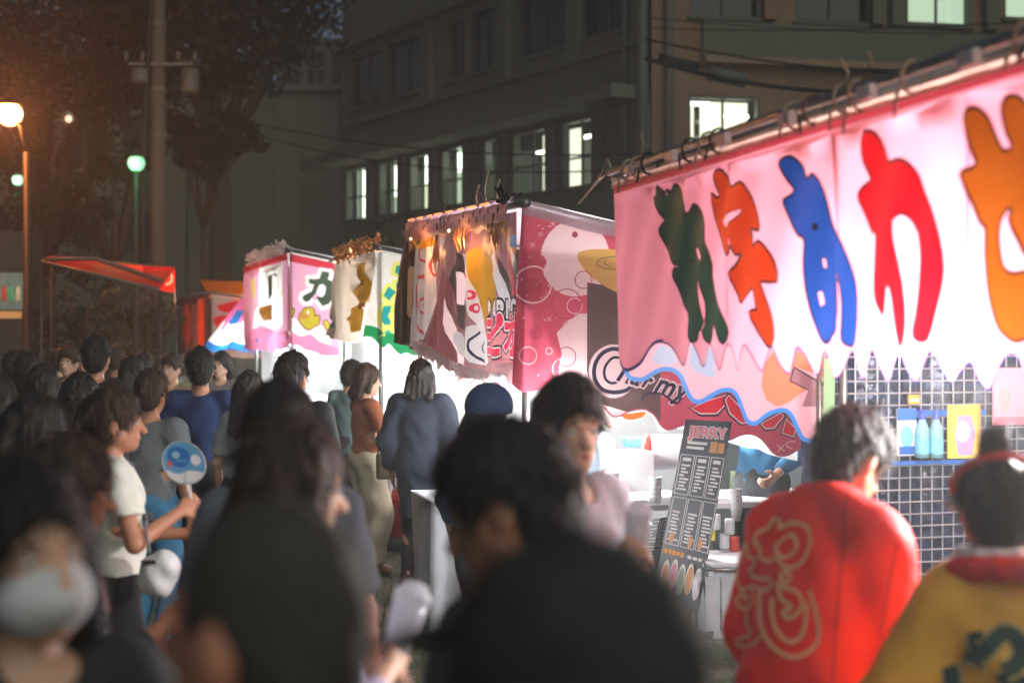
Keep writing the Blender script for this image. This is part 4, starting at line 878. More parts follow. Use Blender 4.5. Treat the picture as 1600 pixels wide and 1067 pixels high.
# ------------------------------------------------ stall with teal letters
D0 = Vector((-1.2, 12.75, 2.6)); D1 = Vector((-1.2-.253*2.45, 12.75+2.45, 2.62))
st3, W3, d3, n3, L3, zf3 = stall_frame(D0, D1, 2.6, 2.4, .2, 'white stall with teal letters and green hem beside the tapioca stall', cloth('grey_roof', (150, 145, 140), .3))
c5b = lambda pts: cvt(pts, 380, 370, 5.336)
s3 = Sheet(D0+Vector((0, 0, -.03)), n3, disp=lambda a, b: .015*math.sin(a*9)+.02*math.sin(a*4+b))
gb = smooth_loop(s3.px(c5b([(1000,838),(1040,830),(1090,850),(1140,905),(1180,918),(1215,890),(1260,940),(1310,980),(1360,965),(1420,990),(1500,985)])), 4, False); gt = smooth_loop(s3.px(c5b([(1005,860),(1100,880),(1150,910),(1200,880),(1300,930),(1500,960)])), 3, False)
s3.edge = [(0, 0)] + gb + [(gb[-1][0], -.2*gb[-1][0])]
TEAL = cloth('teal_ink', (0, 150, 148), .4); YLO = cloth('yellow_outline', (226, 226, 110), .4); GRN = cloth('green_hem', (14, 140, 78), .4)
for pts in ([(1275,240),(1335,255),(1322,328),(1262,300)], [(1270,385),(1312,372),(1302,442),(1272,432)], [(1210,415),(1268,460),(1215,532),(1168,490)], [(1170,580),(1232,575),(1226,620),(1205,660),(1228,700),(1226,730),(1180,735),(1155,700),(1155,640)], [(1180,785),(1228,780),(1216,842),(1186,842)], [(1330,560),(1400,590),(1390,700),(1330,650)]):
    lp = s3.px(c5b(pts)); s3.ink(grow(lp, .045), YLO)
    s3.ink(lp, TEAL)
s3.ink(band(gb, .1), GRN)
s3.build('side_valance', cloth('ivory_vinyl', (226, 222, 216), .45), st3, .1)
f3 = Sheet(D0+Vector((0, 0, -.03))-n3*.03, d3, disp=lambda a, b: .05*math.sin(a*21)+.02*math.sin(a*47+b*2))
fe = smooth_loop(f3.px(c5b([(1005,850),(980,880),(950,860),(920,885),(890,870),(850,880),(820,850),(770,855),(718,822)])), 3, False)
f3.edge = [(0, 0)] + fe + [(f3.uv(529, 410)[0], .01)]
f3.ink(f3.px(c5b([(960,220),(1030,210),(1048,300),(1062,420),(1052,545),(1005,552),(1020,650),(1010,770),(960,785),(930,800),(895,690),(920,620),(945,560),(930,460),(955,380)])), GLD)
f3.ink(f3.px(c5b([(955,380),(1012,345),(1015,395),(950,432)])), cloth('sienna_ink', (110, 60, 30), .3)); f3.ink(f3.px(c5b([(945,570),(1030,540),(1025,580),(960,610)])), MATS['sienna_ink'])
for pts in ([(735,650),(758,640),(760,690),(738,700)], [(745,740),(780,700),(780,760),(750,785)], [(760,500),(778,495),(776,580),(760,560)]): f3.ink(f3.px(c5b(pts)), TEAL)
f3.ink(band(fe, -.08), GRN)
f3.build('front_valance', cloth('beige_vinyl', (222, 202, 184), .4), st3, .1)
# ------------------------------------------------ pink stall with the big katakana and ducks
k_ = .00729; C0 = PT(452, 392, 16.2); C1 = PT(397, 410, 19.1); C1.z = C0.z
st4, W4, d4, n4, L4, zf4 = stall_frame(C0, C1, C0.z, 2.4, .2, 'pink stall with dark green katakana and yellow ducks on its side', cloth('white_roof', (215, 220, 215), .4))
s4 = Sheet(C0+Vector((0, 0, -.03)), n4, disp=lambda a, b: .015*math.sin(a*7)); E4 = smooth_loop(s4.px(c5b([(390,920),(450,900),(520,940),(600,960),(650,985),(720,990),(800,985)])), 4, False)
s4.edge = [(0, 0)] + E4 + [(E4[-1][0], -.2*E4[-1][0])]
PK4 = cloth('rose_pink_vinyl', (243, 178, 208), .45); PKD = cloth('bubble_pink', (240, 140, 180), .45); KG = cloth('moss_ink', (62, 84, 58), .35); WHB = cloth('cloud_white', (245, 242, 240), .55)
s4.ink([(-.1, .1), (1.2, -.2), (1.2, -.33), (-.1, -.07)], REDH)
kl = s4.px(c5b([(655,288),(718,296),(715,335),(700,350),(745,375),(762,420),(750,500),(715,560),(660,578),(608,510),(620,495),(655,505),(680,480),(690,420),(665,395),(635,400),(600,475),(545,540),(515,540),(492,515),(500,490),(570,455),(590,400),(548,388),(545,350),(590,355),(635,348)]))
s4.ink(grow(kl, .055), WHB); s4.ink(s4.px(c5b(ellipse(645, 450, 30, 60, 12))), WHB); s4.ink(kl, KG)
s4.ink(smooth_loop(s4.px(c5b([(300,760),(340,700),(380,680),(430,680),(480,740),(540,790),(600,750),(650,740),(720,790),(730,900),(680,890),(620,860),(560,810),(480,830),(420,800),(370,775),(320,800)])), 3), WHB)
s4.ink(smooth_loop(s4.px(c5b([(330,790),(370,770),(420,800),(480,835),(560,815),(620,865),(690,895),(800,930),(800,1000),(330,1000)])), 2), PKD)
def duck(sh, pts, beak, eye):
    o_ = cloth('duck_yellow', (196, 180, 52), .45); lp = smooth_loop(sh.px(c5b(pts)), 3); sh.ink(grow(lp, .012), MATS['sienna_ink']); sh.ink(lp, o_)
    if beak: sh.ink(sh.px(c5b(beak)), cloth('beak_orange', (205, 140, 70), .4)); sh.ink(sh.px(c5b(ellipse(eye[0], eye[1], 12, 16, 10))), WHB); sh.ink(sh.px(c5b(ellipse(eye[0]+4, eye[1], 5, 8, 8))), BLK)
duck(s4, [(470,650),(490,625),(510,600),(545,590),(580,600),(595,640),(590,668),(625,655),(636,670),(625,730),(590,745),(550,770),(510,755),(480,715),(465,680)], [(455,655),(500,638),(550,655),(545,675),(490,685)], (540, 632))
duck(s4, [(340,545),(370,565),(377,610),(420,598),(415,650),(380,690),(345,715),(315,720),(320,600)], None, None)
duck(s4, [(668,712),(700,700),(718,735),(708,785),(690,770)], None, None)
s4.build('side_valance', PK4, st4, .12)
f4 = Sheet(C0+Vector((0, 0, -.03))-n4*.03, d4, disp=lambda a, b: .04*math.sin(a*16))
e4 = smooth_loop(f4.px(c5b([(390,905),(330,940),(300,930),(240,960),(200,930),(150,950),(110,930),(80,960),(20,930)])), 3, False); f4.edge = [(0, 0)] + e4 + [(e4[-1][0], 0)]
f4.ink([(-.1, .1), (5, .1), (5, -.1), (-.1, -.07)], REDH)
f4.ink(f4.px(c5b([(150,260),(340,210),(330,720),(240,790),(90,780),(130,560)])), WHB)
f4.ink(f4.px(c5b([(150,590),(260,560),(262,690),(140,700)])), GLD); f4.ink(f4.px(c5b([(225,330),(245,300),(240,470),(215,560)])), KG); f4.ink(f4.px(c5b([(270,310),(290,300),(285,360)])), KG)
f4.ink(f4.px(c5b([(85,360),(120,340),(110,520),(80,520)])), YLO); f4.ink(f4.px(c5b([(325,310),(352,300),(345,470),(318,480)])), YLO)
f4.ink(smooth_loop(f4.px(c5b([(60,800),(150,740),(220,760),(300,800),(392,800),(392,980),(20,980)])), 2), PKD)
f4.ink(f4.px(c5b([(110,830),(145,865),(105,890)])), SKYB); f4.ink(f4.px(c5b([(325,820),(362,850),(325,890)])), SKYB)
f4.build('front_valance', PK4, st4, .12)
for e, W, L, zf, sd in ((st4, W4, L4, zf4, 3), (st3, W3, L3, zf3, 4)):
    t = MB(); r_ = random.Random(sd)
    for k in range(170):
        s_ = r_.uniform(0, L); c = W(s_, r_.uniform(-.1, .02), zf(s_)+r_.uniform(-.02, .1)); u = Vector((r_.gauss(0, 1), r_.gauss(0, 1), r_.gauss(0, 1))).normalized()*r_.uniform(.03, .07)
        t.tube([c-u, c+u], [.018, .006], 4)
    tag(t.build('ribbon_garland', WHB if sd == 3 else COP, e), kind='stuff')
    def tarp(fn, nm):
        V = []; Fc = []
        for i in range(41):
            for j in range(9): V.append(fn(i/40, j/8, .035*math.sin(i*.9+.3*j)+.025*math.sin(i*.37-j*.5)))
        for i in range(40):
            for j in range(8): k = i*9+j; Fc.append([k, k+9, k+10, k+1])
        mesh_obj(nm, V, Fc, cloth('white_back_tarp', (206, 212, 214), .35), e, smooth=True)
    tarp(lambda u, v, w_: W(L*u, 2.3+w_, .02+1.98*v), 'back_tarp'); tarp(lambda u, v, w_: W(L-.04+w_, .1+2.15*u, .02+2.0*v), 'end_tarp')
    V = []; Fc = []
    for i in range(40):
        for z in (1.0, .5, .03): V.append(W(L*i/39, .08+.02*math.sin(i*1.4), z))
    for i in range(39):
        for j in range(2): k = i*3+j; Fc.append([k, k+3, k+4, k+1])
    V2 = len(V); V += [W(0, .08, 1.0), W(L, .08, 1.0), W(L, .7, 1.0), W(0, .7, 1.0), W(0, .7, .03), W(0, .08, .03)]; Fc += [[V2, V2+1, V2+2, V2+3], [V2, V2+3, V2+4, V2+5]]
    c_ = empty('stall_counter', W(L/2, 0, 0), 'white draped counter of the %s stall' % ('duck' if sd == 3 else 'teal-lettered'), 'counter')
    mesh_obj('drape', V, Fc, MATS['white_sheet'], c_, smooth=True)
    MB().box(W(L*.5, .4, 1.02), L*.95, .6, .03, rz=math.atan2((W(1,0,0)-W(0,0,0)).y, (W(1,0,0)-W(0,0,0)).x)).build('top', C_WT, c_)
    bulb('stall_bulb', W(L*.3, .6, 1.75), 26, (.97, 1, .98), e); bulb('stall_bulb', W(L*.75, .9, 2.0), 28, (.97, 1, .98), e)
# ------------------------------------------------ pink parasol beyond the duck stall
pc = PT(428, HOR, 20.8); pb = Vector((pc.x, pc.y, 0))
par = empty('parasol', pb, 'big pink parasol with blue triangles and white and blue hem', 'parasol')
zA, zE, rE = 2.88, 1.6, 1.02; segs = 8
def pp(a, f): return pb + Vector((rE*f*math.cos(a), rE*f*math.sin(a), zA+(zE-zA)*f**1.05))
for k in range(segs):
    V = []; Fc = []; mi = []
    a0, a1 = 2*math.pi*k/segs+.3, 2*math.pi*(k+1)/segs+.3; nr, na = 14, 8
    for j in range(nr+1):
        for i in range(na+1):
            u = i/na; f = j/nr; p = pp(a0, f).lerp(pp(a1, f), u); p.z -= .07*math.sin(math.pi*u)*f; V.append(p)
    for j in range(nr):
        for i in range(na):
            q = j*(na+1)+i; Fc.append([q, q+1, q+na+2, q+na+1]); u = abs((i+.5)/na-.5)
            mi.append(3 if j >= 13 else (2 if j >= 10+(i % 2) else (1 if j in (8, 9) and u < .2 or (j in (4, 5, 6) and i == 6) else 0)))
    mesh_obj('canopy_panel', V, Fc, [cloth('parasol_pink', (240, 130, 190), .5), SKYB, WHB, SKYB], par, mi, True)
MB().tube([pb, pb+Vector((0, 0, zA+.06))], .025, 8).build('pole', paint('dark_pole', (40, 42, 46), rough=.4), par, True)
for k in range(segs): MB().tube([pb+Vector((0, 0, zA-.06)), pp(2*math.pi*k/segs+.3, .98)-Vector((0, 0, .015))], .008, 5).build('rib', MATS['dark_pole'], par, True)
bulb('stall_bulb', pb+Vector((-.35, -.5, 1.72)), 16, (.97, 1, .98), par, .04)  # bulb added under the canopy to brighten the pink cloth
MB().lathe(pb, [(0, 0), (.25, 0), (.25, .08), (.05, .12), (0, .12)], 16).build('base', MATS['dark_pole'], par, True)
# ------------------------------------------------ dim stall with red letters and orange awning
R0 = PT(330, 458, 22.5); R1 = PT(283, 465, 26); R1.z = R0.z
st5, W5, d5, n5, L5, zf5 = stall_frame(R0, R1, R0.z, 2.2, .15, 'dim stall with red letters on a grey side and orange rear awning', cloth('grey_lilac_roof', (170, 160, 170), .3))
s5 = Sheet(R0+Vector((0, 0, -.03)), n5, disp=lambda a, b: .02*math.sin(a*8)); s5.edge = [(0, 0), (0, -.95), (.5, -1.0), (1.1, -1.02), (1.1, -.17)]
for pts in ([(340,478),(375,470),(376,486),(350,488)], [(335,496),(362,494),(360,512),(340,512)], [(365,500),(395,495),(392,520),(368,516)]): s5.ink(smooth_loop(s5.px(pts), 3), INKS['red'])
s5.build('side_valance', cloth('lilac_grey_vinyl', (190, 172, 178), .3), st5, .12)
f5 = Sheet(R0+Vector((0, 0, -.03))-n5*.03, d5, disp=lambda a, b: .06*math.sin(a*9)); f5.edge = [(0, 0), (0, -.95), (L5*.5, -1.02), (L5, -.98), (L5, 0)]
f5.ink(smooth_loop([(.4, -.1), (1.0, -.15), (.9, -.9), (.35, -.8)], 3), INKS['orange']); f5.ink(smooth_loop([(2.2, -.1), (2.9, -.15), (2.8, -.9), (2.15, -.8)], 3), INKS['orange']); f5.ink([(1.3, -.1), (1.9, -.15), (1.8, -.7), (1.4, -.8)], MAR)
f5.build('front_valance', cloth('brown_vinyl', (110, 70, 60), .35), st5, .12)
mesh_obj('rear_awning', [PT(312, 438, 24.5), PT(395, 440, 23.8), PT(395, 470, 23.2), PT(330, 466, 24)], [[0, 1, 2, 3]], cloth('orange_awning', (250, 140, 30), .5), st5)
bulb('stall_bulb', W5(1.2, .7, 1.8), 28, (1, .55, .25), st5)
bulb('stall_bulb', W5(.8, 1.7, 2.32), 16, (1, .5, .15), st5)
# ------------------------------------------------ red awning stall on the left
fb_ = PT(170, HOR, 18.4); fb_.z = 0
st6 = empty('awning_stall', fb_, 'stall with a tilted red awning with white letters, left side', 'stall')
nl, nr_, fr_, fl_ = PT(64, 409, 17.6), PT(250, 453, 17.6), PT(275, 420, 19.2), PT(80, 402, 20.0)
V = []; Fc = []
for j in range(7):
    for i in range(21):
        u, v = i/20, j/6; p = nl.lerp(nr_, u).lerp(fl_.lerp(fr_, u), v); p.z += .07*math.sin(math.pi*v)*(.4+.6*math.sin(u*6)) ; V.append(p)
for j in range(6):
    for i in range(20): k = j*21+i; Fc.append([k, k+1, k+22, k+21])
mesh_obj('awning_cloth', V, Fc, cloth('awning_red', (224, 46, 30), .5), st6, smooth=True)
va = Sheet(PT(222, 416, 18.9), fr_-PT(222, 416, 18.9)-Vector((0, 0, (fr_-PT(222, 416, 18.9)).z)), disp=lambda a, b: .01*math.sin(a*14))
va.edge = va.px([(222, 416), (232, 442), (250, 453), (272, 457), (276, 420), (268, 417)])
for k, ch in enumerate('ぶり'): a_, b_ = va.uv(233+k*19, 440+k*4); va.text(ch, a_, b_, .21, cloth('awning_white', (245, 200, 170), .5), bold=.008)
va.build('valance', cloth('bright_red', (238, 40, 24), .55), st6, .08)
MB().tube([nl, nr_], .022, 8).build('front_pipe', paint('dull_pipe', (110, 100, 95), rough=.5, metal=.4), st6, True); MB().tube([fl_, fr_], .022, 8).build('rear_pipe', MATS['dull_pipe'], st6, True)
MB().tube([PT(70, 406, 17.8), PT(150, 404, 18.2), PT(255, 440, 18.1)], .03, 6).build('ridge_pipe', MATS['dull_pipe'], st6, True)
for p in (nr_, fr_, fl_, nl): MB().tube([Vector((p.x, p.y, 0)), p], .014, 8).build('pole', paint('dark_pole', (40, 42, 46), rough=.4), st6, True)
bulb('stall_bulb', PT(252, 440, 19.5), 10, (1, .42, .2), st6, .025)

# ================================================================== PEOPLE
class Vol:
    """signed distance field on a grid; add tapered limbs and ellipsoids, then skin it as one continuous mesh"""
    def __init__(s, lo, hi, vs):
        s.lo = np.array(lo, np.float32); s.vs = vs; n = np.ceil((np.array(hi)-s.lo)/vs).astype(int)+1
        s.ax = [s.lo[k]+vs*np.arange(n[k], dtype=np.float32) for k in range(3)]; s.d = np.full(n, .15, np.float32)
    def sub(s, lo, hi):
        sl = []
        for k in range(3):
            a = max(0, int((lo[k]-s.lo[k])/s.vs)); b = min(len(s.ax[k]), int((hi[k]-s.lo[k])/s.vs)+2); sl.append(slice(a, max(a, b)))
        return tuple(sl), np.meshgrid(*[s.ax[k][sl[k]] for k in range(3)], indexing='ij', sparse=True)
    def ev(s, pr, m=.08):
        if pr[0] == 'c':
            _, a, b, ra, rb = pr; r_ = max(ra, rb)+m
            sl, (X, Y, Z) = s.sub(np.minimum(a, b)-r_, np.maximum(a, b)+r_)
            ba = b-a; q = float(ba@ba)+1e-9; t = np.clip(((X-a[0])*ba[0]+(Y-a[1])*ba[1]+(Z-a[2])*ba[2])/q, 0, 1)
            d = np.sqrt((X-a[0]-t*ba[0])**2+(Y-a[1]-t*ba[1])**2+(Z-a[2]-t*ba[2])**2)-(ra+(rb-ra)*t)
        else:
            _, c, r, Rm = pr; e = float(max(r))+m
            sl, (X, Y, Z) = s.sub(c-e, c+e)
            x, y, z = X-c[0], Y-c[1], Z-c[2]
            u = [(Rm[0, k]*x+Rm[1, k]*y+Rm[2, k]*z) for k in range(3)]
            k0 = np.sqrt(sum((u[k]/r[k])**2 for k in range(3))); k1 = np.sqrt(sum((u[k]/r[k]**2)**2 for k in range(3)))+1e-6
            d = k0*(k0-1)/k1
        return sl, d.astype(np.float32)
    def add(s, pr, k=.02):
        sl, d = s.ev(pr, max(.06, k*1.3)); c = s.d[sl]; h = np.maximum(k-np.abs(c-d), 0)/k; s.d[sl] = np.minimum(c, d)-h*h*k*.25
    def carve(s, pr, k=.01):
        sl, d = s.ev(pr); d = -d; c = s.d[sl]; h = np.maximum(k-np.abs(c-d), 0)/k; s.d[sl] = np.maximum(c, d)+h*h*k*.25
    def full(s): return np.meshgrid(*s.ax, indexing='ij', sparse=True)
    def cut(s, f): X, Y, Z = s.full(); s.d = np.maximum(s.d, f(X, Y, Z).astype(np.float32))
    def ripple(s, f): X, Y, Z = s.full(); s.d = s.d + f(X, Y, Z).astype(np.float32)
    def mesh(s):
        d = s.d; ins = d < 0; n = d.shape
        idx = -np.ones([k-1 for k in n], np.int64)
        cnt = np.zeros(idx.shape, np.int8)
        for i in (0, 1):
            for j in (0, 1):
                for k in (0, 1): cnt += ins[i:n[0]-1+i, j:n[1]-1+j, k:n[2]-1+k]
        act = np.argwhere((cnt > 0) & (cnt < 8))
        if len(act) == 0: return np.zeros((0, 3)), np.zeros((0, 4), int)
        acc = np.zeros((len(act), 3), np.float32); num = np.zeros(len(act), np.float32)
        cor = [(i, j, k) for i in (0, 1) for j in (0, 1) for k in (0, 1)]
        val = {c: d[act[:, 0]+c[0], act[:, 1]+c[1], act[:, 2]+c[2]] for c in cor}
        for c in cor:
            for a in range(3):
                if c[a]: continue
                e = list(c); e[a] = 1; e = tuple(e); v0, v1 = val[c], val[e]; m = (v0 < 0) != (v1 < 0)
                t = np.where(m, v0/np.where(m, v0-v1, 1), 0)
                for q in range(3): acc[:, q] += m*((c[q]+t) if q == a else c[q])
                num += m
        P = s.lo + (act + acc/num[:, None])*s.vs
        idx[act[:, 0], act[:, 1], act[:, 2]] = np.arange(len(act))
        Q = []
        for a in range(3):
            b, c = (a+1) % 3, (a+2) % 3
            sl0 = [slice(None)]*3; sl1 = [slice(None)]*3; sl0[a] = slice(0, -1); sl1[a] = slice(1, None)
            x = ins[tuple(sl0)] != ins[tuple(sl1)]; e = np.argwhere(x)
            ok = (e[:, b] > 0) & (e[:, c] > 0) & (e[:, b] < n[b]-1) & (e[:, c] < n[c]-1); e = e[ok]
            flip = ins[tuple(sl0)][e[:, 0], e[:, 1], e[:, 2]]
            def g(db, dc): f = e.copy(); f[:, b] -= db; f[:, c] -= dc; return idx[f[:, 0], f[:, 1], f[:, 2]]
            q = np.stack([g(1, 1), g(0, 1), g(0, 0), g(1, 0)], 1)
            q[~flip] = q[~flip][:, ::-1]; Q.append(q)
        return P, np.concatenate(Q)

I3 = np.eye(3)
def rot(ax, deg):
    return np.array(Matrix.Rotation(R(deg), 3, ax))
def V3(*a): return np.array(a, float)
SKIN = {'tan': mat('skin_tan', srgb(188, 132, 104), rough=.5, noise=.08, scale=14, bump=.04, bscale=120), 'fair': mat('skin_fair', srgb(222, 178, 152), rough=.5, noise=.06, scale=14, bump=.04, bscale=120), 'ruddy': mat('skin_ruddy', srgb(206, 140, 114), rough=.5, noise=.08, scale=14, bump=.04, bscale=120)}
def hairmat(name, col): return mat(name, col, rough=.55, noise=.5, scale=30, bump=.6, bscale=60, stretch=(1, 1, .18), spec=.3)
HAIR = {'black': hairmat('hair_black', (.02, .019, .018)), 'brown': hairmat('hair_brown', (.05, .03, .022)), 'soft': hairmat('hair_soft_black', (.02, .016, .015)), 'buzz': mat('hair_buzz', (.06, .054, .046), rough=.7, noise=.3, scale=60, bump=.5, bscale=300)}
def fab(name, rgb, **k): return mat('fabric_'+name, srgb(*rgb), rough=k.pop('rough', .85), noise=k.pop('noise', .12), scale=6, bump=k.pop('bump', .25), bscale=k.pop('bscale', 30), **k)
EYEW = paint('eye_white', (225, 220, 215), rough=.2); EYED = paint('eye_dark', (28, 20, 18), rough=.1); LIPS = paint('lips', (170, 95, 88), rough=.4)

def person(label, px, D, top_y, yaw=0, male=True, skin='tan', hair='short', hcol='black', head=(0, 0, 0), lean=0, twist=0, tee=None, sleeve=.75, hem=.86, legs='pants', lcol=None, shoes=(30, 30, 32),
           L=None, Rr=None, grip=(.35, .35), vs=.014, wide=1.0, stance=.0, face=False, mask=False, extra=None, group=None, height=None, loose=.016):
    """yaw 0 looks away from the camera, 90 looks to the left; L and Rr are wrist targets in body space"""
    base = at_ground(px, D); h = height or (CAMZ-(top_y-HOR)/F*D); sc = h/1.7
    e = empty('person', base, label, 'person', group)
    if L is None: L = (-.235, .05, .86)
    if Rr is None: Rr = (.235, .05, .86)
    sw = (.178 if male else .155)*wide; hw = .088 if male else .095
    RT = rot('Z', twist)@rot('X', -lean); hip = V3(0, 0, .95)
    U = lambda p: hip+RT@(np.array(p, float)-hip)
    Rh = RT@rot('Z', head[0])@rot('X', -head[1])@rot('Y', head[2]); nk = U((0, -.005, 1.445))
    H = lambda p: nk+Rh@(np.array(p, float)-V3(0, -.005, 1.445))
    cap = lambda a, b, ra, rb: ('c', np.array(a, float), np.array(b, float), ra, rb)
    ell = lambda c, r, M=I3: ('e', np.array(c, float), np.array(r, float), M)
    def ik(S, Wt, l1, l2, hint):
        S, Wt = np.array(S), np.array(Wt); v = Wt-S; d = np.linalg.norm(v)
        if d > (l1+l2)*.995: Wt = S+v/d*(l1+l2)*.995; v = Wt-S; d = np.linalg.norm(v)
        u = v/d; a = (l1*l1-l2*l2+d*d)/(2*d); hh = math.sqrt(max(l1*l1-a*a, 0)); hv = np.array(hint)-u*(np.array(hint)@u); hv /= np.linalg.norm(hv)+1e-9
        return S+u*a+hv*hh, Wt
    arms = []
    for sd, tg in ((-1, L), (1, Rr)):
        S = U((sd*sw, -.005, 1.335 if extra == 'happi' else 1.37)); El, Wr = ik(S, U(tg), .285, .25, RT@V3(sd*.5, -.7, -.5)); arms.append((sd, S, El, Wr))
    lg = []
    for sd in (-1, 1):
        st = stance*sd; hp = V3(sd*hw, -.005, .90); an = V3(sd*(hw+.015), st-.02, .085); kn, an = ik(hp, an, .42, .415, V3(0, 1, .1)); lg.append((sd, hp, kn, an))
    mus = 1.0 if male else .86
    # ---- body
    ext = np.array([S for _, S, _, _ in arms]+[w_ for *_, w_ in arms]+[el for _, _, el, _ in arms]+[H((0, .15, 1.74)), H((0, -.15, 1.74))])
    lo = np.minimum(ext.min(0)-.14, (-.3, -.24, -.03)); hi = np.maximum(ext.max(0)+.14, (.3, .27, 1.0))
    bv = Vol(lo, hi, vs)
    torso = [(ell(U((0, 0, 1.235)), (sw*.86, .105*wide, .175), RT), .05), (cap(U((-sw*.8, -.01, 1.375)), U((sw*.8, -.01, 1.375)), .05, .05), .05), (ell(U((0, .005, 1.06)), (.135*wide*mus**.5, .098*wide, .15), RT), .06), (ell((0, -.01, .93), (.155 if male else .165, .115, .12)), .06)]
    for p, k in torso: bv.add(p, k)
    bv.add(cap(U((0, -.02, 1.37)), H((0, -.012, 1.53)), .06*mus, .052*mus), .03)
    for sd, S, El, Wr in arms:
        bv.add(cap(S, El, .052*mus, .04*mus), .04); bv.add(cap(El, Wr, .042*mus, .027*mus), .015)
    for sd, hp, kn, an in lg:
        bv.add(cap(hp, kn, .088, .056), .03); bv.add(cap(kn, an, .056, .038), .015); bv.add(cap(an+V3(0, -.03, -.03), an+V3(sd*.02, .15, -.045), .04, .03), .02)
    # head
    bv.add(ell(H((0, -.014, 1.602)), (.076, .096, .1), Rh), .02); bv.add(ell(H((0, .028, 1.56)), (.062, .066, .09), Rh), .02)
    bv.add(cap(H((0, .03, 1.525)), H((0, .064, 1.492)), .046, .03), .03); bv.add(cap(H((-.045, .01, 1.525)), H((0, .05, 1.495)), .03, .025), .02); bv.add(cap(H((.045, .01, 1.525)), H((0, .05, 1.495)), .03, .025), .02)
    if vs < .0145:
        bv.add(cap(H((0, .088, 1.585)), H((0, .112, 1.548)), .009, .0145), .012)
        for q in (-1, 1):
            bv.add(ell(H((q*.078, -.006, 1.565)), (.011, .022, .034), Rh), .008); bv.carve(ell(H((q*.03, .104, 1.583)), (.017, .018, .011), Rh), .012)
            bv.add(cap(H((q*.012, .09, 1.602)), H((q*.045, .078, 1.603)), .009, .008), .012)
        bv.add(cap(H((-.018, .089, 1.522)), H((.018, .089, 1.522)), .008, .008), .008); bv.add(cap(H((-.014, .088, 1.511)), H((.014, .088, 1.511)), .008, .008), .006)
    # hands
    for (sd, S, El, Wr), gr in zip(arms, grip):
        f = (Wr-El); f /= np.linalg.norm(f); pn = RT@V3(-sd*.9, .3, 0); pn -= f*(pn@f); pn /= np.linalg.norm(pn); sv = np.cross(f, pn)*1.0
        if sv@(RT@V3(0, 1, .4)) < 0: sv = -sv                           # thumb side points forward and up
        M = np.stack([sv, pn, f], 1)
        bv.add(ell(Wr+f*.045, (.038, .017, .05), M), .015)
        ml = .92 if male else .85
        for i, (off, ln) in enumerate(((.027, .072), (.009, .082), (-.009, .077), (-.026, .06))):
            b0 = Wr+f*.082+sv*off; a1 = gr*.7; d1_ = f*math.cos(a1)+pn*math.sin(a1)+sv*off*1.2; b1 = b0+d1_*ln*.45*ml
            a2 = gr*1.9; d2_ = f*math.cos(a2)+pn*math.sin(a2); b2 = b1+d2_*ln*.36*ml; a3 = gr*2.7; b3 = b2+(f*math.cos(a3)+pn*math.sin(a3))*ln*.28*ml
            bv.add(cap(b0, b1, .0098, .009), .006); bv.add(cap(b1, b2, .009, .0082), .004); bv.add(cap(b2, b3, .0082, .0072), .004)
        t0 = Wr+f*.02+sv*.028; t1 = t0+(f*.55+sv*.7+pn*.35)*.042; t2 = t1+(f*.8+sv*(.35-gr*.3)+pn*(.3+gr*.35))*.034
        bv.add(cap(t0, t1, .0135, .011), .012); bv.add(cap(t1, t2, .011, .0085), .004)
    bv.cut(lambda X, Y, Z: .002-Z+0*X+0*Y)
    Rz = rot('Z', yaw); bw = np.array(base)
    def out(nm, vol, m, par=e):
        P, Q = vol.mesh()
        if not len(P): return None
        return mesh_obj(nm, (P*sc)@Rz.T+bw, Q, m, par, smooth=True)
    out('body', bv, SKIN[skin])
    wl = lambda p: Vector(((Rz@(np.array(p)*sc))+bw).tolist())
    ph = random.Random(label).random()*6
    vc = max(vs, .009)
    # ---- upper clothing
    if tee:
        col = tee if not isinstance(tee, tuple) else fab('%d_%d_%d' % tee, tee)
        cv = Vol(np.minimum(lo-.08, (-.4, -.35, .3)), np.maximum(hi+.08, (.4, .35, .9)), vc); dl = loose
        for p, k in torso:
            p = (p[0], p[1], np.array(p[2])+dl, p[3]) if p[0] == 'e' else (p[0], p[1], p[2], p[3]+dl, p[4]+dl); cv.add(p, k)
        if hem < .8: cv.add(cap((0, -.005, .92), (0, -.005, hem-.1), .15, .17), .06)
        if sleeve > 0:
            for sd, S, El, Wr in arms:
                k1 = min(sleeve, 1); cv.add(cap(S, S+(El-S)*k1, .056*mus+dl, .05*mus+dl*1.3), .04)
                if sleeve > 1: cv.add(cap(El, El+(Wr-El)*(sleeve-1), .046*mus+dl, .034*mus+dl), .02)
        if extra == 'happi':
            for sd, S, El, Wr in arms: cv.add(cap(S, El, .07, .085), .05); cv.add(cap(El, El+(Wr-El)*.5, .085, .095), .04); cv.add(cap(U((sd*.05, -.035, 1.435)), S, .05, .06), .05)
            cv.add(cap(U((0, -.02, 1.2)), (0, -.01, hem), .13, .18), .08)
            for q in range(10): t0_ = math.pi*(q/10-.5)*1.5; t1_ = math.pi*((q+1)/10-.5)*1.5; g_ = lambda t: U((.078*math.sin(t), -.02-.062*math.cos(t), 1.455-.02*abs(t))); cv.add(cap(g_(t0_), g_(t1_), .02, .02), .02)
        # open ends: cut the sleeves flat, the hem level and the neckline
        for sd, S, El, Wr in arms:
            if 0 < sleeve < 1:
                u = (El-S)/np.linalg.norm(El-S); c_ = S+(El-S)*sleeve
                sl, (X, Y, Z) = cv.sub(np.minimum(S, El)-.16, np.maximum(S, El)+.16); g = ((X-c_[0])*u[0]+(Y-c_[1])*u[1]+(Z-c_[2])*u[2]); 
                rad = np.sqrt(np.maximum((X-c_[0])**2+(Y-c_[1])**2+(Z-c_[2])**2, 0)); cv.d[sl] = np.where((rad < .13), np.maximum(cv.d[sl], g), cv.d[sl])
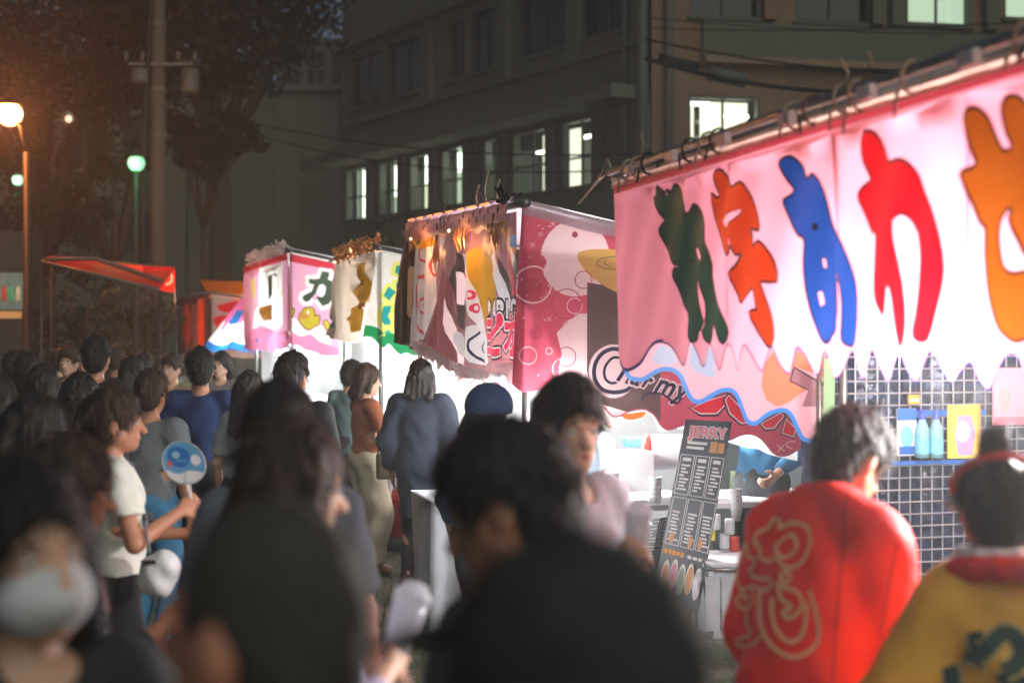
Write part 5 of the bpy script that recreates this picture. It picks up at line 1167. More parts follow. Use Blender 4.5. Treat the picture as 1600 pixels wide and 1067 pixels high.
        cv.cut(lambda X, Y, Z: hem-Z+0*X+.012*np.sin(X*14+Y*9+ph)+0*Y)
        cv.carve(cap(U((0, .015, 1.43)), H((0, .02, 1.6)), (.06 if extra == 'happi' else .066)*mus, .066 if extra == 'happi' else .085), .01)
        am = .0058 if vc < .013 else .007
        cv.ripple(lambda X, Y, Z: am*np.sin(Z*31+np.sin(X*17+ph)*2+Y*11)*np.sin(X*13+ph+Z*5)+am*.7*np.sin(X*37+Z*23+ph)*np.sin(Y*29+ph)+am*.8*np.sin(X*24-Z*19+np.sin(Z*7+ph)*2)*np.clip(1.5-Z, .2, 1)+(am*2.1*np.sin(X*30+np.sin(Z*6+ph)*1.5)*np.clip(1.35-Z, 0, .6) if extra == 'happi' else 0))
        out('happi_coat' if extra == 'happi' else 'top', cv, col)
    # ---- lower clothing
    if legs:
        m = fab('%d_%d_%d' % lcol, lcol)
        cv = Vol((-.36, -.38, -.0), (.36, .38, 1.1), vc); end = {'pants': .07, 'wide': .09, 'shorts': .5, 'skirt': .34, 'leggings': .08}[legs]
        cv.add(ell((0, -.01, .93), (.172, .13, .13)), .05); cv.add(cap((0, 0, .98), (0, 0, 1.02), .12, .11), .06)
        for sd, hp, kn, an in lg:
            a_, b_, c_ = {'pants': (.1, .075, .062), 'wide': (.115, .115, .13), 'shorts': (.11, .11, .11), 'skirt': (.12, .16, .2), 'leggings': (.096, .062, .045)}[legs]
            cv.add(cap(hp, kn, a_, b_), .04); cv.add(cap(kn, an, b_, c_), .03)
            if legs == 'skirt': cv.add(cap((0, 0, .9), (0, 0, .3), .16, .24), .05)
        cv.cut(lambda X, Y, Z: end-Z+0*X+0*Y)
        cv.cut(lambda X, Y, Z: Z-1.03+0*X+0*Y)
        cv.ripple(lambda X, Y, Z: .005*np.sin(X*41+Y*33+ph)*np.clip(1.1-Z, 0, 1)+.004*np.sin(Z*27+X*19+ph))
        out({'pants': 'trousers', 'wide': 'wide_trousers', 'shorts': 'shorts', 'skirt': 'skirt', 'leggings': 'leggings'}[legs], cv, m)
    # ---- shoes
    for sd, hp, kn, an in lg:
        cv = Vol(an-V3(.09, .16, .12), an+V3(.09, .25, .08), max(vs, .01)); cv.add(cap(an+V3(0, -.035, -.04), an+V3(sd*.02, .16, -.052), .05, .038), .02); cv.add(cap(an+V3(0, -.02, -.03), an+V3(0, -.01, .0), .045, .043), .02)
        cv.cut(lambda X, Y, Z: .001-Z+0*X+0*Y); out('shoe', cv, fab('shoe_%d_%d_%d' % shoes, shoes, rough=.5))
    # ---- hair
    rh = random.Random(len(label)*7+int(px)); hv = Vol(H((0, -.02, 1.52)).min()*0+np.minimum(H((0, -.02, 1.55))-.24, U((0, -.1, 1.15))-.2), H((0, -.02, 1.6))+.26, max(.006, vs*.75))
    if hair == 'buzz':
        hv.add(ell(H((0, -.016, 1.603)), (.081, .101, .106), Rh), .01); hv.add(ell(H((0, -.05, 1.545)), (.066, .058, .07), Rh), .03)
    elif hair in ('short', 'shortside'):
        hv.add(ell(H((0, -.016, 1.612)), (.088, .108, .112), Rh), .02); hv.add(ell(H((0, -.052, 1.55)), (.07, .06, .078), Rh), .03)
        hv.add(ell(H((0, .03, 1.665)), (.07, .075, .05), Rh), .03)
        for q in (-1, 1): hv.add(ell(H((q*.074, .018, 1.585)), (.012, .022, .05), Rh), .01)
        for k in range(260):
            th, ps = rh.uniform(0, 2*math.pi), rh.uniform(.0, 1.75); d_ = V3(math.sin(ps)*math.cos(th), math.sin(ps)*math.sin(th), math.cos(ps))
            if d_[1] > .55 and d_[2] < .25: continue
            p0 = V3(0, -.016, 1.61)+d_*V3(.084, .104, .106); p1 = p0+d_*rh.uniform(.002, .011)+V3(rh.gauss(0, .01), rh.gauss(.004, .01), -.024*(1-d_[2])+rh.gauss(0, .006)); hv.add(cap(H(p0), H(p1), .008, .004), .009)
    elif hair in ('long', 'bob', 'bun', 'tail'):
        hv.add(ell(H((0, -.018, 1.612)), (.09, .11, .112), Rh), .02); hv.add(ell(H((0, -.045, 1.555)), (.078, .068, .085), Rh), .03)
        if hair in ('long', 'bob'):
            zz = 1.30 if hair == 'long' else 1.46
            for q in (-.07, -.035, 0, .035, .07): hv.add(cap(H((q, -.06-.02*math.cos(q*20), 1.58)), U((q*1.25, -.105, zz+.02*math.sin(q*60))), .036, .024), .02)
            for q in (-1, 1): hv.add(cap(H((q*.078, .01, 1.6)), U((q*.098, -.02, zz+.03)), .026, .02), .02)
        if hair == 'bun':
            hv.add(ell(H((0, -.065, 1.735)), (.04, .04, .045), Rh), .012); hv.add(cap(H((0, -.045, 1.69)), H((0, -.06, 1.72)), .035, .03), .02)
        if hair == 'tail': hv.add(cap(H((0, -.12, 1.63)), U((0, -.17, 1.45)), .034, .02), .02)
        for k in range(70):
            th, ps = rh.uniform(0, 2*math.pi), rh.uniform(0, 1.6); d_ = V3(math.sin(ps)*math.cos(th), math.sin(ps)*math.sin(th), math.cos(ps))
            if d_[1] > .5 and d_[2] < .3: continue
            p0 = V3(0, -.018, 1.612)+d_*V3(.086, .105, .107); hv.add(cap(H(p0), H(p0+V3(rh.gauss(0, .006), -.015, -.03*(1-d_[2]))+d_*.006), .012, .006), .01)
    if hair != 'cap':
        fz = 1.545 if hair != 'buzz' else 1.56
        hv.carve(ell(H((0, .098, fz)), (.066, .088, .092), Rh), .01)
        if hair in ('short', 'shortside', 'buzz'):
            for q in (-1, 1): hv.carve(ell(H((q*.09, .008, 1.545)), (.035, .045, .048), Rh), .008)
        hv.ripple(lambda X, Y, Z: .0022*np.sin(X*160+Z*30+ph)*np.sin(Y*150+Z*41))
        ho = out('hair', hv, HAIR[hcol])
        if ho is not None and hair != 'buzz':
            hc = np.array(ho.data.vertices[0].co)*0; nv = len(ho.data.vertices); co = np.zeros(nv*3, np.float32); no = np.zeros(nv*3, np.float32)
            ho.data.vertices.foreach_get('co', co); ho.data.vertices.foreach_get('normal', no); co = co.reshape(-1, 3); no = no.reshape(-1, 3)
            crown = np.array(wl(H((0, -.05, 1.70))))-bw; rs = np.random.RandomState(int(px)+9); nst = 3600 if D < 6 else 900
            ii = rs.randint(0, nv, nst); p = co[ii]+no[ii]*.0015; fl = p-crown; fl -= no[ii]*(fl*no[ii]).sum(1)[:, None]; fl /= np.linalg.norm(fl, axis=1)[:, None]+1e-6; fl[:, 2] -= .35
            fl += rs.normal(0, .28, fl.shape); fl /= np.linalg.norm(fl, axis=1)[:, None]; ln = rs.uniform(.02, .055, nst)[:, None]*(1.2 if hair in ('long', 'bob') else 1)
            sd_ = np.cross(fl, no[ii]); sd_ /= np.linalg.norm(sd_, axis=1)[:, None]+1e-6; lift = no[ii]*rs.uniform(-.001, .009, nst)[:, None]
            a_ = p-sd_*.0009; b_ = p+sd_*.0009; c_ = p+fl*ln*.6+lift*.8+sd_*.0007; d_ = p+fl*ln*.6+lift*.8-sd_*.0007; t_ = p+fl*ln+lift*1.1-np.array([0, 0, 1])*ln*.15
            Vs = np.concatenate([a_, b_, c_, d_, t_])+bw; k = np.arange(nst); Fs = np.stack([k, k+nst, k+2*nst, k+3*nst], 1).tolist()+np.stack([k+3*nst, k+2*nst, k+4*nst], 1).tolist()
            tag(mesh_obj('hair_strands', Vs, Fs, HAIR[hcol], ho), kind='stuff')
    # ---- face details
    if face:
        for q in (-1, 1):
            MB().sphere(wl(H((q*.031, .079, 1.582))), .0125*sc, 10).build('eye', EYEW, e, True); MB().sphere(wl(H((q*.031, .0865, 1.582))), .0062*sc, 8).build('iris', EYED, e, True)
            MB().tube([wl(H((q*.014, .093, 1.603))), wl(H((q*.032, .092, 1.608))), wl(H((q*.05, .08, 1.602)))], [.003, .004, .002], 5).build('eyebrow', HAIR['black'], e, True)
        if not mask: MB().tube([wl(H((-.022, .088, 1.516))), wl(H((0, .097, 1.517))), wl(H((.022, .088, 1.516)))], [.003, .0062, .003], 6).build('lips', LIPS, e, True)
    if mask:
        mv = Vol(H((0, .06, 1.52))-.13, H((0, .06, 1.52))+.13, .005)
        mv.add(ell(H((0, .038, 1.527)), (.071, .077, .062), Rh), .01); mv.add(cap(H((0, .1, 1.555)), H((0, .1, 1.53)), .012, .025), .03)
        q_ = H((0, 0, 1.527)); fw = Rh@V3(0, 1, 0); upv = Rh@V3(0, 0, 1)
        mv.cut(lambda X, Y, Z: .018-((X-q_[0])*fw[0]+(Y-q_[1])*fw[1]+(Z-q_[2])*fw[2])); mv.cut(lambda X, Y, Z: ((X-q_[0])*upv[0]+(Y-q_[1])*upv[1]+(Z-q_[2])*upv[2])-.045+.0*X)
        mm = out('face_mask', mv, fab('mask_white', (225, 226, 232), rough=.7, bump=.1))
        for q in (-1, 1): MB().tube([wl(H((q*.06, .03, 1.545))), wl(H((q*.082, -.005, 1.575))), wl(H((q*.08, -.02, 1.55))), wl(H((q*.06, .03, 1.51)))], .0022, 5).build('ear_loop', MATS['fabric_mask_white'], e, True)
    return e, wl, H, U, arms, sc

# ---- the helpers at the pink stall
from mathutils.bvhtree import BVHTree
def on_mesh(o, px, py, off):
    me = o.data; oo = org(o)
    if 'bvh' not in _BV or _BV.get('n') != o.name: _BV['bvh'] = BVHTree.FromPolygons([v.co+oo for v in me.vertices], [p.vertices for p in me.polygons]); _BV['n'] = o.name
    hit = _BV['bvh'].ray_cast(CAM, ray(px, py).normalized())
    return None if hit[0] is None else (hit[0]+hit[1]*off, hit[1])
_BV = {}
def _sm(p): return [sum((p[max(0, min(len(p)-1, i+q))] for q in (-2, -1, 0, 1, 2)), Vector())/5 if 0 < i < len(p)-1 else p[i] for i in range(len(p))]
def embroider(o, strokes, wd, m, parent, name, off=.004):
    """flat ribbons lying on a garment, following its surface"""
    t = MB()
    for st in strokes:
        pts = smooth_loop(st, 7, False); hs = [on_mesh(o, x, y, off) for x, y in pts]; prev = None
        hs = [h for h in hs if h]
        if not hs: continue
        mn = sum((h[1] for h in hs), Vector()).normalized(); pp_ = [h[0] for h in hs]; pp_ = _sm(_sm(_sm(pp_))); hs = [(p_, mn) for p_ in pp_]
        for i in range(len(hs)):
            a = hs[max(0, i-1)][0]; b = hs[min(len(hs)-1, i+1)][0]; tg = (b-a)
            if tg.length < 1e-6: continue
            n_ = tg.normalized().cross(hs[i][1]).normalized()*wd/2; c = hs[i][0]; k = len(t.v); t.v += [tuple(c+n_), tuple(c-n_)]
            if prev is not None: t.f.append([prev, prev+1, k+1, k]); t.m.append(0)
            prev = k
    return t.build(name, m, parent)
RED = fab('happi_red', (226, 24, 20), rough=.7, noise=.06); GOLD = fab('happi_yellow', (236, 172, 52), rough=.7, noise=.08)
e, wl, H, U, arms, sc = person('person in a red happi coat with outlined lettering on the back', 1252, 3.75, 640, yaw=-44, male=True, skin='ruddy', hair='short', head=(-12, 16, 0), lean=19, tee=RED, sleeve=1.3, hem=.62, legs='pants', lcol=(40, 40, 46), extra='happi', vs=.009, L=(-.12, .3, 1.0), Rr=(.12, .32, 1.0), grip=(.9, .9), wide=.9, height=1.71)
coat = [c for c in e.children if c.name.startswith('happi')][0]
ch = lambda pts: cvt(pts, 1120, 780, 3.72)
STK = [[(345,110),(375,125),(365,165),(380,170),(420,145),(470,140),(520,160),(545,210),(540,290),(505,360),(450,400),(400,395),(370,370),(365,345),(330,350),(310,370),(290,350),(255,340),(260,300),(245,265),(225,245),(240,190),(280,180),(310,160),(325,130),(345,110)],
 [(435,205),(465,235),(470,280),(440,325),(390,345),(360,320),(350,285),(375,250),(435,205)], [(175,260),(190,290),(185,330),(230,345),(220,390),(190,405),(215,440),(250,460),(310,460),(330,490),(300,530),(250,520),(225,500),(190,510),(140,530),(130,460),(110,420),(125,380),(110,320),(150,305),(175,260)],
 [(160,590),(185,575),(170,550),(135,560),(120,600),(160,635),(210,620),(220,560),(210,500)], [(260,530),(255,620),(260,720),(290,800),(340,870),(420,915),(480,915),(560,870),(595,800),(590,720),(570,620),(540,530)], [(330,570),(325,650),(345,750),(400,820),(450,830),(500,790),(520,700),(525,600)],
 [(360,480),(370,560),(400,600),(435,610),(430,640),(395,640),(395,680),(440,690),(490,640),(500,580),(460,530),(410,520),(380,500)], [(390,420),(425,430),(425,470),(400,490),(375,460),(390,420)], [(180,650),(175,720),(205,770),(190,800),(130,810),(120,840),(180,855),(230,840),(265,790)]]
embroider(coat, [ch(p) for p in STK], .0115, fab('embroidery_tan', (222, 172, 128)), e, 'outlined_lettering', .005)
embroider(coat, [[(1322, 775), (1318, 860), (1306, 960), (1300, 1064)], [(1225, 800), (1190, 850), (1170, 900)], [(1400, 850), (1385, 930), (1375, 1000)]], .004, fab('seam_red', (130, 14, 14)), e, 'seam', .006)
e, wl, H, U, arms, sc = person('person in a yellow happi coat with red collar and hair bun', 1572, 3.35, 722, yaw=4, male=False, skin='ruddy', hair='bun', head=(-6, 14, 0), lean=5, tee=GOLD, sleeve=1.3, hem=.6, legs='pants', lcol=(44, 40, 46), extra='happi', vs=.009, L=(-.26, .25, 1.0), Rr=(.26, .25, 1.0), grip=(.9, .9), wide=.98)
coat = [c for c in e.children if c.name.startswith('happi')][0]
cy = lambda pts: cvt(pts, 1340, 680, 2.757)
YS = [[(470,940),(520,945),(560,925),(600,875),(640,850),(685,875),(700,930),(680,985),(630,1010)], [(512,850),(520,900),(522,950),(515,990)], [(390,990),(410,1040),(415,1090)], [(610,1055),(680,1050),(730,1085)]]
embroider(coat, [cy(p) for p in YS], .052, fab('embroidery_pale', (206, 180, 110)), e, 'lettering_outline', .008); embroider(coat, [cy(p) for p in YS], .036, fab('embroidery_green', (28, 66, 54)), e, 'green_lettering', .012)
cvv = Vol(U((0, 0, 1.4))-.25, U((0, 0, 1.4))+.25, .008)
for q in range(14):
    a = 2*math.pi*q/14; b = 2*math.pi*(q+1)/14; f = lambda t: U((.13*math.sin(t), -.025-.115*math.cos(t), 1.425+.012*math.cos(t)+(.0 if math.cos(t) > 0 else .06*math.cos(t))))
    cvv.add(('c', f(a), f(b), .03, .03), .015)
Pm, Qm = cvv.mesh(); mesh_obj('red_collar', (Pm*sc)@rot('Z', 4).T+np.array(e.location), Qm, fab('collar_red', (214, 22, 24)), e, smooth=True)
cvv = Vol(U((0, 0, 1.43))-.2, U((0, 0, 1.43))+.2, .008)
for q in range(14):
    a = 2*math.pi*q/14; b = 2*math.pi*(q+1)/14; f = lambda t: U((.1*math.sin(t), -.015-.085*math.cos(t), 1.462))
    cvv.add(('c', f(a), f(b), .02, .02), .015)
Pm, Qm = cvv.mesh(); mesh_obj('white_collar', (Pm*sc)@rot('Z', 4).T+np.array(e.location), Qm, fab('collar_white', (228, 214, 216)), e, smooth=True)
t = MB(); t.tube([wl(H((.098*math.cos(a), -.015+.118*math.sin(a), 1.655-.035*math.sin(a)))) for a in [i*2*math.pi/24 for i in range(25)]], .009, 8); t.build('headband', fab('headband_red', (210, 26, 26)), e, True)
MB().sphere(wl(H((-.1, .01, 1.6))), .02, 8).build('hair_ornament', fab('ornament_white', (230, 220, 225)), e, True)

# ---- men in the foreground
person('person with short black hair and dark T-shirt looking down left', 925, 2.3, 632, yaw=46, male=True, skin='tan', hair='short', head=(30, 10, 0), lean=14, tee=(84, 90, 98), sleeve=.8, hem=.84, legs='pants', lcol=(34, 36, 44), vs=.009, Rr=(.2, .2, .95), L=(-.18, .2, .9), wide=.95, face=True, height=1.745)
ec = person('person in a black cap right in front of the camera', 905, 1.22, 876, yaw=34, male=True, skin='tan', hair='short', head=(10, 4, 0), tee=(30, 30, 34), sleeve=.8, hem=.84, legs='pants', lcol=(34, 36, 44), vs=.011, height=1.69)
CH = ec[2]; v = Vol(CH((0, 0, 1.62))-.3, CH((0, 0, 1.62))+.3, .007); Rc = rot('Z', 10)@rot('X', -4)
v.add(('e', CH((0, -.012, 1.615)), V3(.104, .122, .118), Rc), .01); v.add(('e', CH((0, .15, 1.635)), V3(.085, .085, .012), Rc@rot('X', -14)), .02); v.add(('e', CH((0, -.012, 1.737)), V3(.012, .012, .007), Rc), .006)
qc = CH((0, 0, 1.615)); v.cut(lambda X, Y, Z: qc[2]-.005-Z+0*X+0*Y)
v.ripple(lambda X, Y, Z: .0015*np.sin(X*90)*np.sin(Y*80+Z*60)); Pm, Qm = v.mesh(); mesh_obj('cap', (Pm*ec[5])@rot('Z', 34).T+np.array(ec[0].location), Qm, fab('cap_black', (50, 52, 52), bump=.4, bscale=200), ec[0], smooth=True)
person('person with buzz-cut hair and dark jacket right in front of camera', 415, 1.42, 790, yaw=24, male=True, skin='ruddy', hair='buzz', hcol='buzz', head=(36, 0, 0), tee=(52, 62, 76), sleeve=1.8, hem=.8, legs='pants', lcol=(30, 32, 38), vs=.009, wide=1.05)
e14 = person('person in lilac-grey shirt clasping a cup, facing the camera', 888, 3.95, 600, yaw=228, male=True, skin='fair', hair='short', hcol='soft', head=(-24, 3, 0), tee=(176, 178, 188), sleeve=.9, hem=.82, legs='pants', lcol=(50, 52, 60), vs=.0065, face=True, L=(-.03, .19, 1.24), Rr=(.03, .16, 1.22), grip=(.75, .85))
# ---- left foreground
person('masked person with long dark hair at the lower left corner', 52, 2.05, 738, yaw=214, male=False, skin='fair', hair='long', hcol='black', head=(10, -2, 4), tee=(40, 44, 46), sleeve=1.7, hem=.8, legs='pants', lcol=(30, 30, 36), vs=.009, face=True, mask=True)
e2 = person('person with dark hair and pink vest holding a grey phone', 95, 3.6, 690, yaw=-62, male=False, skin='tan', hair='long', hcol='brown', head=(-5, 14, 0), tee=(214, 130, 138), sleeve=.25, hem=.8, legs='pants', lcol=(58, 78, 104), vs=.008, L=(-.22, .25, 1.08), Rr=(.1, .25, 1.2), grip=(.8, .9), face=True)
e3 = person('person in white T-shirt facing right and holding a round fan', 178, 5.6, 612, yaw=-70, male=False, skin='tan', hair='tail', hcol='brown', head=(-8, 4, 0), tee=(222, 224, 214), sleeve=.62, hem=.98, legs='pants', lcol=(22, 22, 26), vs=.007, Rr=(.14, .25, 1.22), L=(-.06, .3, 1.1), grip=(.9, 1.0), face=True)
person('person with a dark fringe behind the brown-haired one, facing camera', 440, 3.8, 606, yaw=200, male=True, skin='ruddy', hair='short', head=(-20, 12, 0), tee=(104, 112, 124), sleeve=.8, hem=.85, legs='pants', lcol=(40, 42, 50), vs=.011, face=True, wide=.82)
e9 = person('person with brown bob in lavender top holding a clear cup', 446, 2.95, 672, wide=.85, yaw=-48, male=False, skin='fair', hair='bob', hcol='brown', head=(-14, 8, 0), tee=(192, 182, 206), sleeve=1.55, hem=.84, legs='wide', lcol=(206, 208, 216), vs=.008, Rr=(.04, .24, 1.17), L=(-.2, .1, .92), grip=(.4, .95), face=True)
# ---- people in the aisle
person('person in navy T-shirt and black shorts seen from behind', 313, 9.5, 548, yaw=6, male=True, skin='tan', hair='short', head=(10, 0, 0), tee=(30, 52, 98), sleeve=.8, hem=.9, legs='pants', lcol=(26, 28, 34), vs=.012)
person('person with long dark hair in pale grey top beside navy T-shirt', 390, 9.1, 585, yaw=-14, male=False, skin='fair', hair='long', head=(-12, 4, 0), tee=(150, 158, 162), sleeve=.8, hem=.92, legs='wide', lcol=(34, 36, 42), vs=.012)
person('dark-haired person in black top standing before the white counter', 457, 8.3, 556, yaw=-12, male=True, skin='tan', hair='short', head=(-10, 0, 0), tee=(30, 32, 38), sleeve=.8, hem=.88, legs='pants', lcol=(34, 36, 44), vs=.012)
e11 = person('person in rust top and long beige trousers facing right', 572, 11.0, 572, yaw=-62, male=False, skin='fair', hair='bob', hcol='brown', head=(-6, 6, 0), tee=(176, 104, 70), sleeve=.7, hem=1.0, legs='wide', lcol=(206, 198, 170), vs=.011, shoes=(150, 110, 90), L=(-.1, .3, 1.12), Rr=(.1, .3, 1.08), grip=(.8, .8), face=True)
person('person in long navy coat dress with dark leggings, seen from behind', 658, 10.3, 566, yaw=-8, male=False, skin='tan', hair='bob', hcol='soft', head=(6, 0, 0), tee=(19, 30, 48), sleeve=1.6, hem=.56, legs='leggings', lcol=(26, 26, 30), vs=.011, shoes=(70, 40, 36), loose=.04, wide=1.1)
eb_ = person('person in a dark blue knit hat at the corner of the tapioca stall', 757, 7.2, 612, yaw=-30, male=False, skin='fair', hair='bob', head=(-10, 18, 0), tee=(44, 66, 100), sleeve=1.4, hem=.9, legs='pants', lcol=(40, 44, 52), vs=.012)
KH = eb_[2]; v = Vol(KH((0, 0, 1.62))-.25, KH((0, 0, 1.62))+.25, .008); v.add(('e', KH((0, -.02, 1.625)), V3(.13, .15, .13), I3), .01); qk = KH((0, -.02, 1.58)); v.cut(lambda X, Y, Z: qk[2]-Z+0*X+0*Y)
Pm, Qm = v.mesh(); mesh_obj('knit_hat', (Pm*eb_[5])@rot('Z', -30).T+np.array(eb_[0].location), Qm, fab('knit_blue', (24, 52, 92), bump=.8, bscale=110), eb_[0], smooth=True)
person('person in teal-grey shirt at the far white counter', 548, 12.2, 566, yaw=-30, male=True, skin='fair', hair='short', hcol='soft', head=(0, 6, 0), tee=(110, 140, 142), sleeve=.8, hem=.88, legs='pants', lcol=(60, 62, 70), vs=.013)
# ---- stall staff
person('stall helper in dark apron with teal sleeve behind the menu board', 1190, 9.15, 612, yaw=150, male=True, skin='fair', hair='short', head=(0, 10, 0), tee=(34, 96, 130), sleeve=1.62, hem=.82, legs='pants', lcol=(34, 36, 40), vs=.009, Rr=(.18, .32, 1.22), L=(-.2, .3, 1.0), grip=(.7, 1.0), face=True, height=1.66)
person('stall helper in pale grey shirt leaning over the drinks', 945, 9.6, 622, yaw=120, male=False, skin='fair', hair='tail', hcol='brown', lean=14, head=(0, 12, 0), tee=(150, 172, 184), sleeve=.8, hem=.85, legs='pants', lcol=(40, 44, 50), vs=.012, L=(-.15, .32, 1.08), Rr=(.15, .3, 1.08), grip=(.8, .8), face=True)
# ---- dim crowd on the left
CR = [(22, 11.5, 552, 20, (60, 62, 64), 'short', 'dim person in grey top at the left edge of the crowd'), (68, 8.6, 575, -30, (70, 110, 120), 'bob', 'dim person in teal top among the left crowd'), (108, 12.5, 545, 160, (70, 56, 50), 'short', 'dim person in brown shirt facing camera in left crowd'),
      (150, 9.8, 530, -10, (28, 30, 32), 'short', 'tall dim person in black top under the dark bush'), (205, 11.2, 560, 30, (52, 54, 58), 'bob', 'dim person in charcoal top left of navy T-shirt'), (236, 8.0, 583, -20, (112, 120, 126), 'short', 'dim person in light grey shirt behind the fan holder'),
      (55, 4.9, 626, -35, (64, 50, 44), 'tail', 'dim person in brown top behind the pink vest'), (-6, 6.6, 590, -20, (120, 140, 146), 'bob', 'dim person in pale top cut by the left frame edge'), (268, 12.8, 556, 170, (150, 140, 110), 'short', 'dim person in khaki shirt facing camera beyond navy T-shirt'),
      (125, 6.9, 590, 10, (36, 38, 42), 'long', 'dim person with long hair in black, behind the white T-shirt'), (345, 13.5, 552, 175, (120, 116, 116), 'bob', 'far person in grey seen between navy shirt and long hair'), (180, 14.5, 545, 10, (44, 44, 50), 'short', 'farthest dim person below the red awning'), (30, 14.0, 548, 0, (80, 70, 60), 'short', 'far dim person in tan jacket at left'),
      (46, 10.4, 556, -15, (90, 50, 44), 'bob', 'dim person in dark red top among the left crowd'), (92, 15.2, 548, 5, (60, 66, 60), 'short', 'far dim person in olive top among the left crowd'), (132, 13.2, 553, 170, (48, 60, 84), 'bob', 'far dim person in dark blue facing camera'), (224, 13.9, 555, -8, (100, 86, 70), 'tail', 'far dim person in brown with ponytail below the red awning'), (300, 15.3, 552, 12, (130, 130, 126), 'short', 'farthest person in pale shirt beyond the navy T-shirt')]
for i, (px, D, ty, yw, c, hr, lb) in enumerate(CR):
    cp = person(lb, px, D, ty, yaw=yw, male=hr == 'short', skin='tan' if i % 2 else 'fair', hair=hr, hcol=['black', 'soft', 'brown'][i % 3], head=((i*37) % 40-20, 4, 0), tee=c, sleeve=.75, hem=.86, legs=['pants', 'wide', 'pants'][i % 3], lcol=(64, 128, 168) if px == 236 else [(34, 36, 42), (50, 56, 70), (62, 58, 52)][i % 3], vs=.014, group=None, face=abs(yw) > 90)

# ---- things people hold
def hand_pos(pr, side):
    e, wl, H, U, arms, sc = pr; sd, S, El, Wr = arms[0 if side < 0 else 1]; f = (Wr-El)/np.linalg.norm(Wr-El)
    return wl(Wr+f*.075), (wl(Wr+f*.1)-wl(Wr)).normalized(), wl(Wr)
C_CLEAR = mat('clear_plastic', srgb(225, 228, 235), rough=.12, noise=.03, trans=.5, alpha=.55)
def cup(c, ax_, r_, h, label, m, lid=True):
    c = Vector(c); ax_ = Vector(ax_).normalized(); X = ax_.orthogonal().normalized(); Y = ax_.cross(X); e = empty('drink_cup', c, label, 'cup')
    MB().lathe(c, [(0, 0), (r_*.74, 0), (r_*.78, .004), (r_, h), (r_*.97, h), (r_*.74, .008)], 20, (X, Y, ax_)).build('cup_wall', m, e, True)
    if lid: MB().lathe(c+ax_*h, [(r_*1.06, -.006), (r_*1.06, .006), (r_*.9, .012), (r_*.55, .03), (0, .034)], 20, (X, Y, ax_)).build('lid', m, e, True)
    return e
p, f, wr = hand_pos(e9, 1)
cup(p+Vector((-.01, .0, .0)), Vector((.32, .1, 1)), .042, .125, 'clear plastic cup held over the grassy aisle', C_CLEAR, True)
bg_ = empty('drawstring_pouch', p+Vector((.03, .02, -.1)), 'small pink drawstring pouch hanging from the cup hand', 'pouch')
v = Vol((-.08, -.06, -.16), (.08, .06, .06), .006); v.add(('e', V3(0, 0, -.09), V3(.05, .03, .055), I3), .02); v.add(('c', V3(0, 0, -.05), V3(0, 0, .0), .035, .012), .03); v.add(('c', V3(-.03, 0, -.005), V3(.03, 0, -.005), .01, .01), .02)
Pm, Qm = v.mesh(); mesh_obj('pouch_body', Pm+np.array(bg_.location), Qm, fab('pouch_pink', (222, 176, 164)), bg_, smooth=True)
MB().tube([p+Vector((.0, 0, .0)), p+Vector((.015, .02, -.06)), p+Vector((.03, .02, -.1))], .003, 5).build('cord', MATS['fabric_pouch_pink'], bg_, True)
p, f, wr = hand_pos(e14, 1); p2, f2, wr2 = hand_pos(e14, -1)
cup((p+p2)/2+Vector((.0, -.01, .0)), Vector((.08, 0, 1)), .036, .1, 'clear iced drink cup held in clasped hands', C_CLEAR)
arm14 = e14[4][0]; q = e14[1]; Wr = arm14[3]; ff = (arm14[3]-arm14[2])/np.linalg.norm(arm14[3]-arm14[2]); ctr = q(Wr-ff*.02); fx = (q(Wr)-q(arm14[2])).normalized(); X = fx.orthogonal().normalized(); Y = fx.cross(X)
t = MB(); t.tube([ctr+X*(.036*math.cos(a))+Y*(.036*math.sin(a)) for a in [i*2*math.pi/16 for i in range(17)]], .006, 6); tag(t.build('bracelet', C_BLACKS, None, True), 'black cord bracelet on the clasped hands', 'bracelet')
# fan
p, f, wr = hand_pos(e3, 1); fc = p+Vector((-.035, -.02, .155))
fan = empty('hand_fan', p, 'round blue paper fan with white handle', 'fan')
fs_ = Sheet(fc, (1, -.25, 0), (-.12, 0, 1)); FB = cloth('fan_blue', (96, 160, 200), .3); FW = cloth('fan_white', (225, 225, 228), .35); FD = cloth('fan_deep', (40, 110, 180), .3)
fs_.edge = ellipse(0, 0, .092, .085, 30); fs_.ink(ellipse(-.02, .022, .05, .042, 20), FD); fs_.ink(ellipse(.052, .012, .022, .022, 14), FW); fs_.ink(smooth_loop([(-.08, -.03), (-.03, -.045), (.02, -.03), (.085, -.04), (.06, -.065), (.0, -.08), (-.055, -.066)], 3), FW); fs_.ink(ellipse(-.03, .03, .018, .014, 12), cloth('fan_pale', (150, 190, 212), .3))
for k in range(3): a = k*math.pi/3; fs_.line([(-.012*math.cos(a)-.062, -.005-.012*math.sin(a)), (.012*math.cos(a)-.062, -.005+.012*math.sin(a))], .005, cloth('fan_red', (225, 60, 50), .3))
fs_.ink([(-.03, .005), (.02, .005), (.02, .012), (-.03, .012)], FB)
fs_.build('fan_face', FB, fan, .03)
MB().tube([fs_.P(.092*math.cos(a), .085*math.sin(a)) for a in [i*2*math.pi/36 for i in range(37)]], .0022, 5).build('rim', FW, fan, True)
MB().tube([fs_.P(0, -.02, -.006), fs_.P(0, -.085, -.004), p-f*.01, p+Vector((0, 0, -.05))], [.003, .007, .008, .007], 6).build('handle', FW, fan, True)
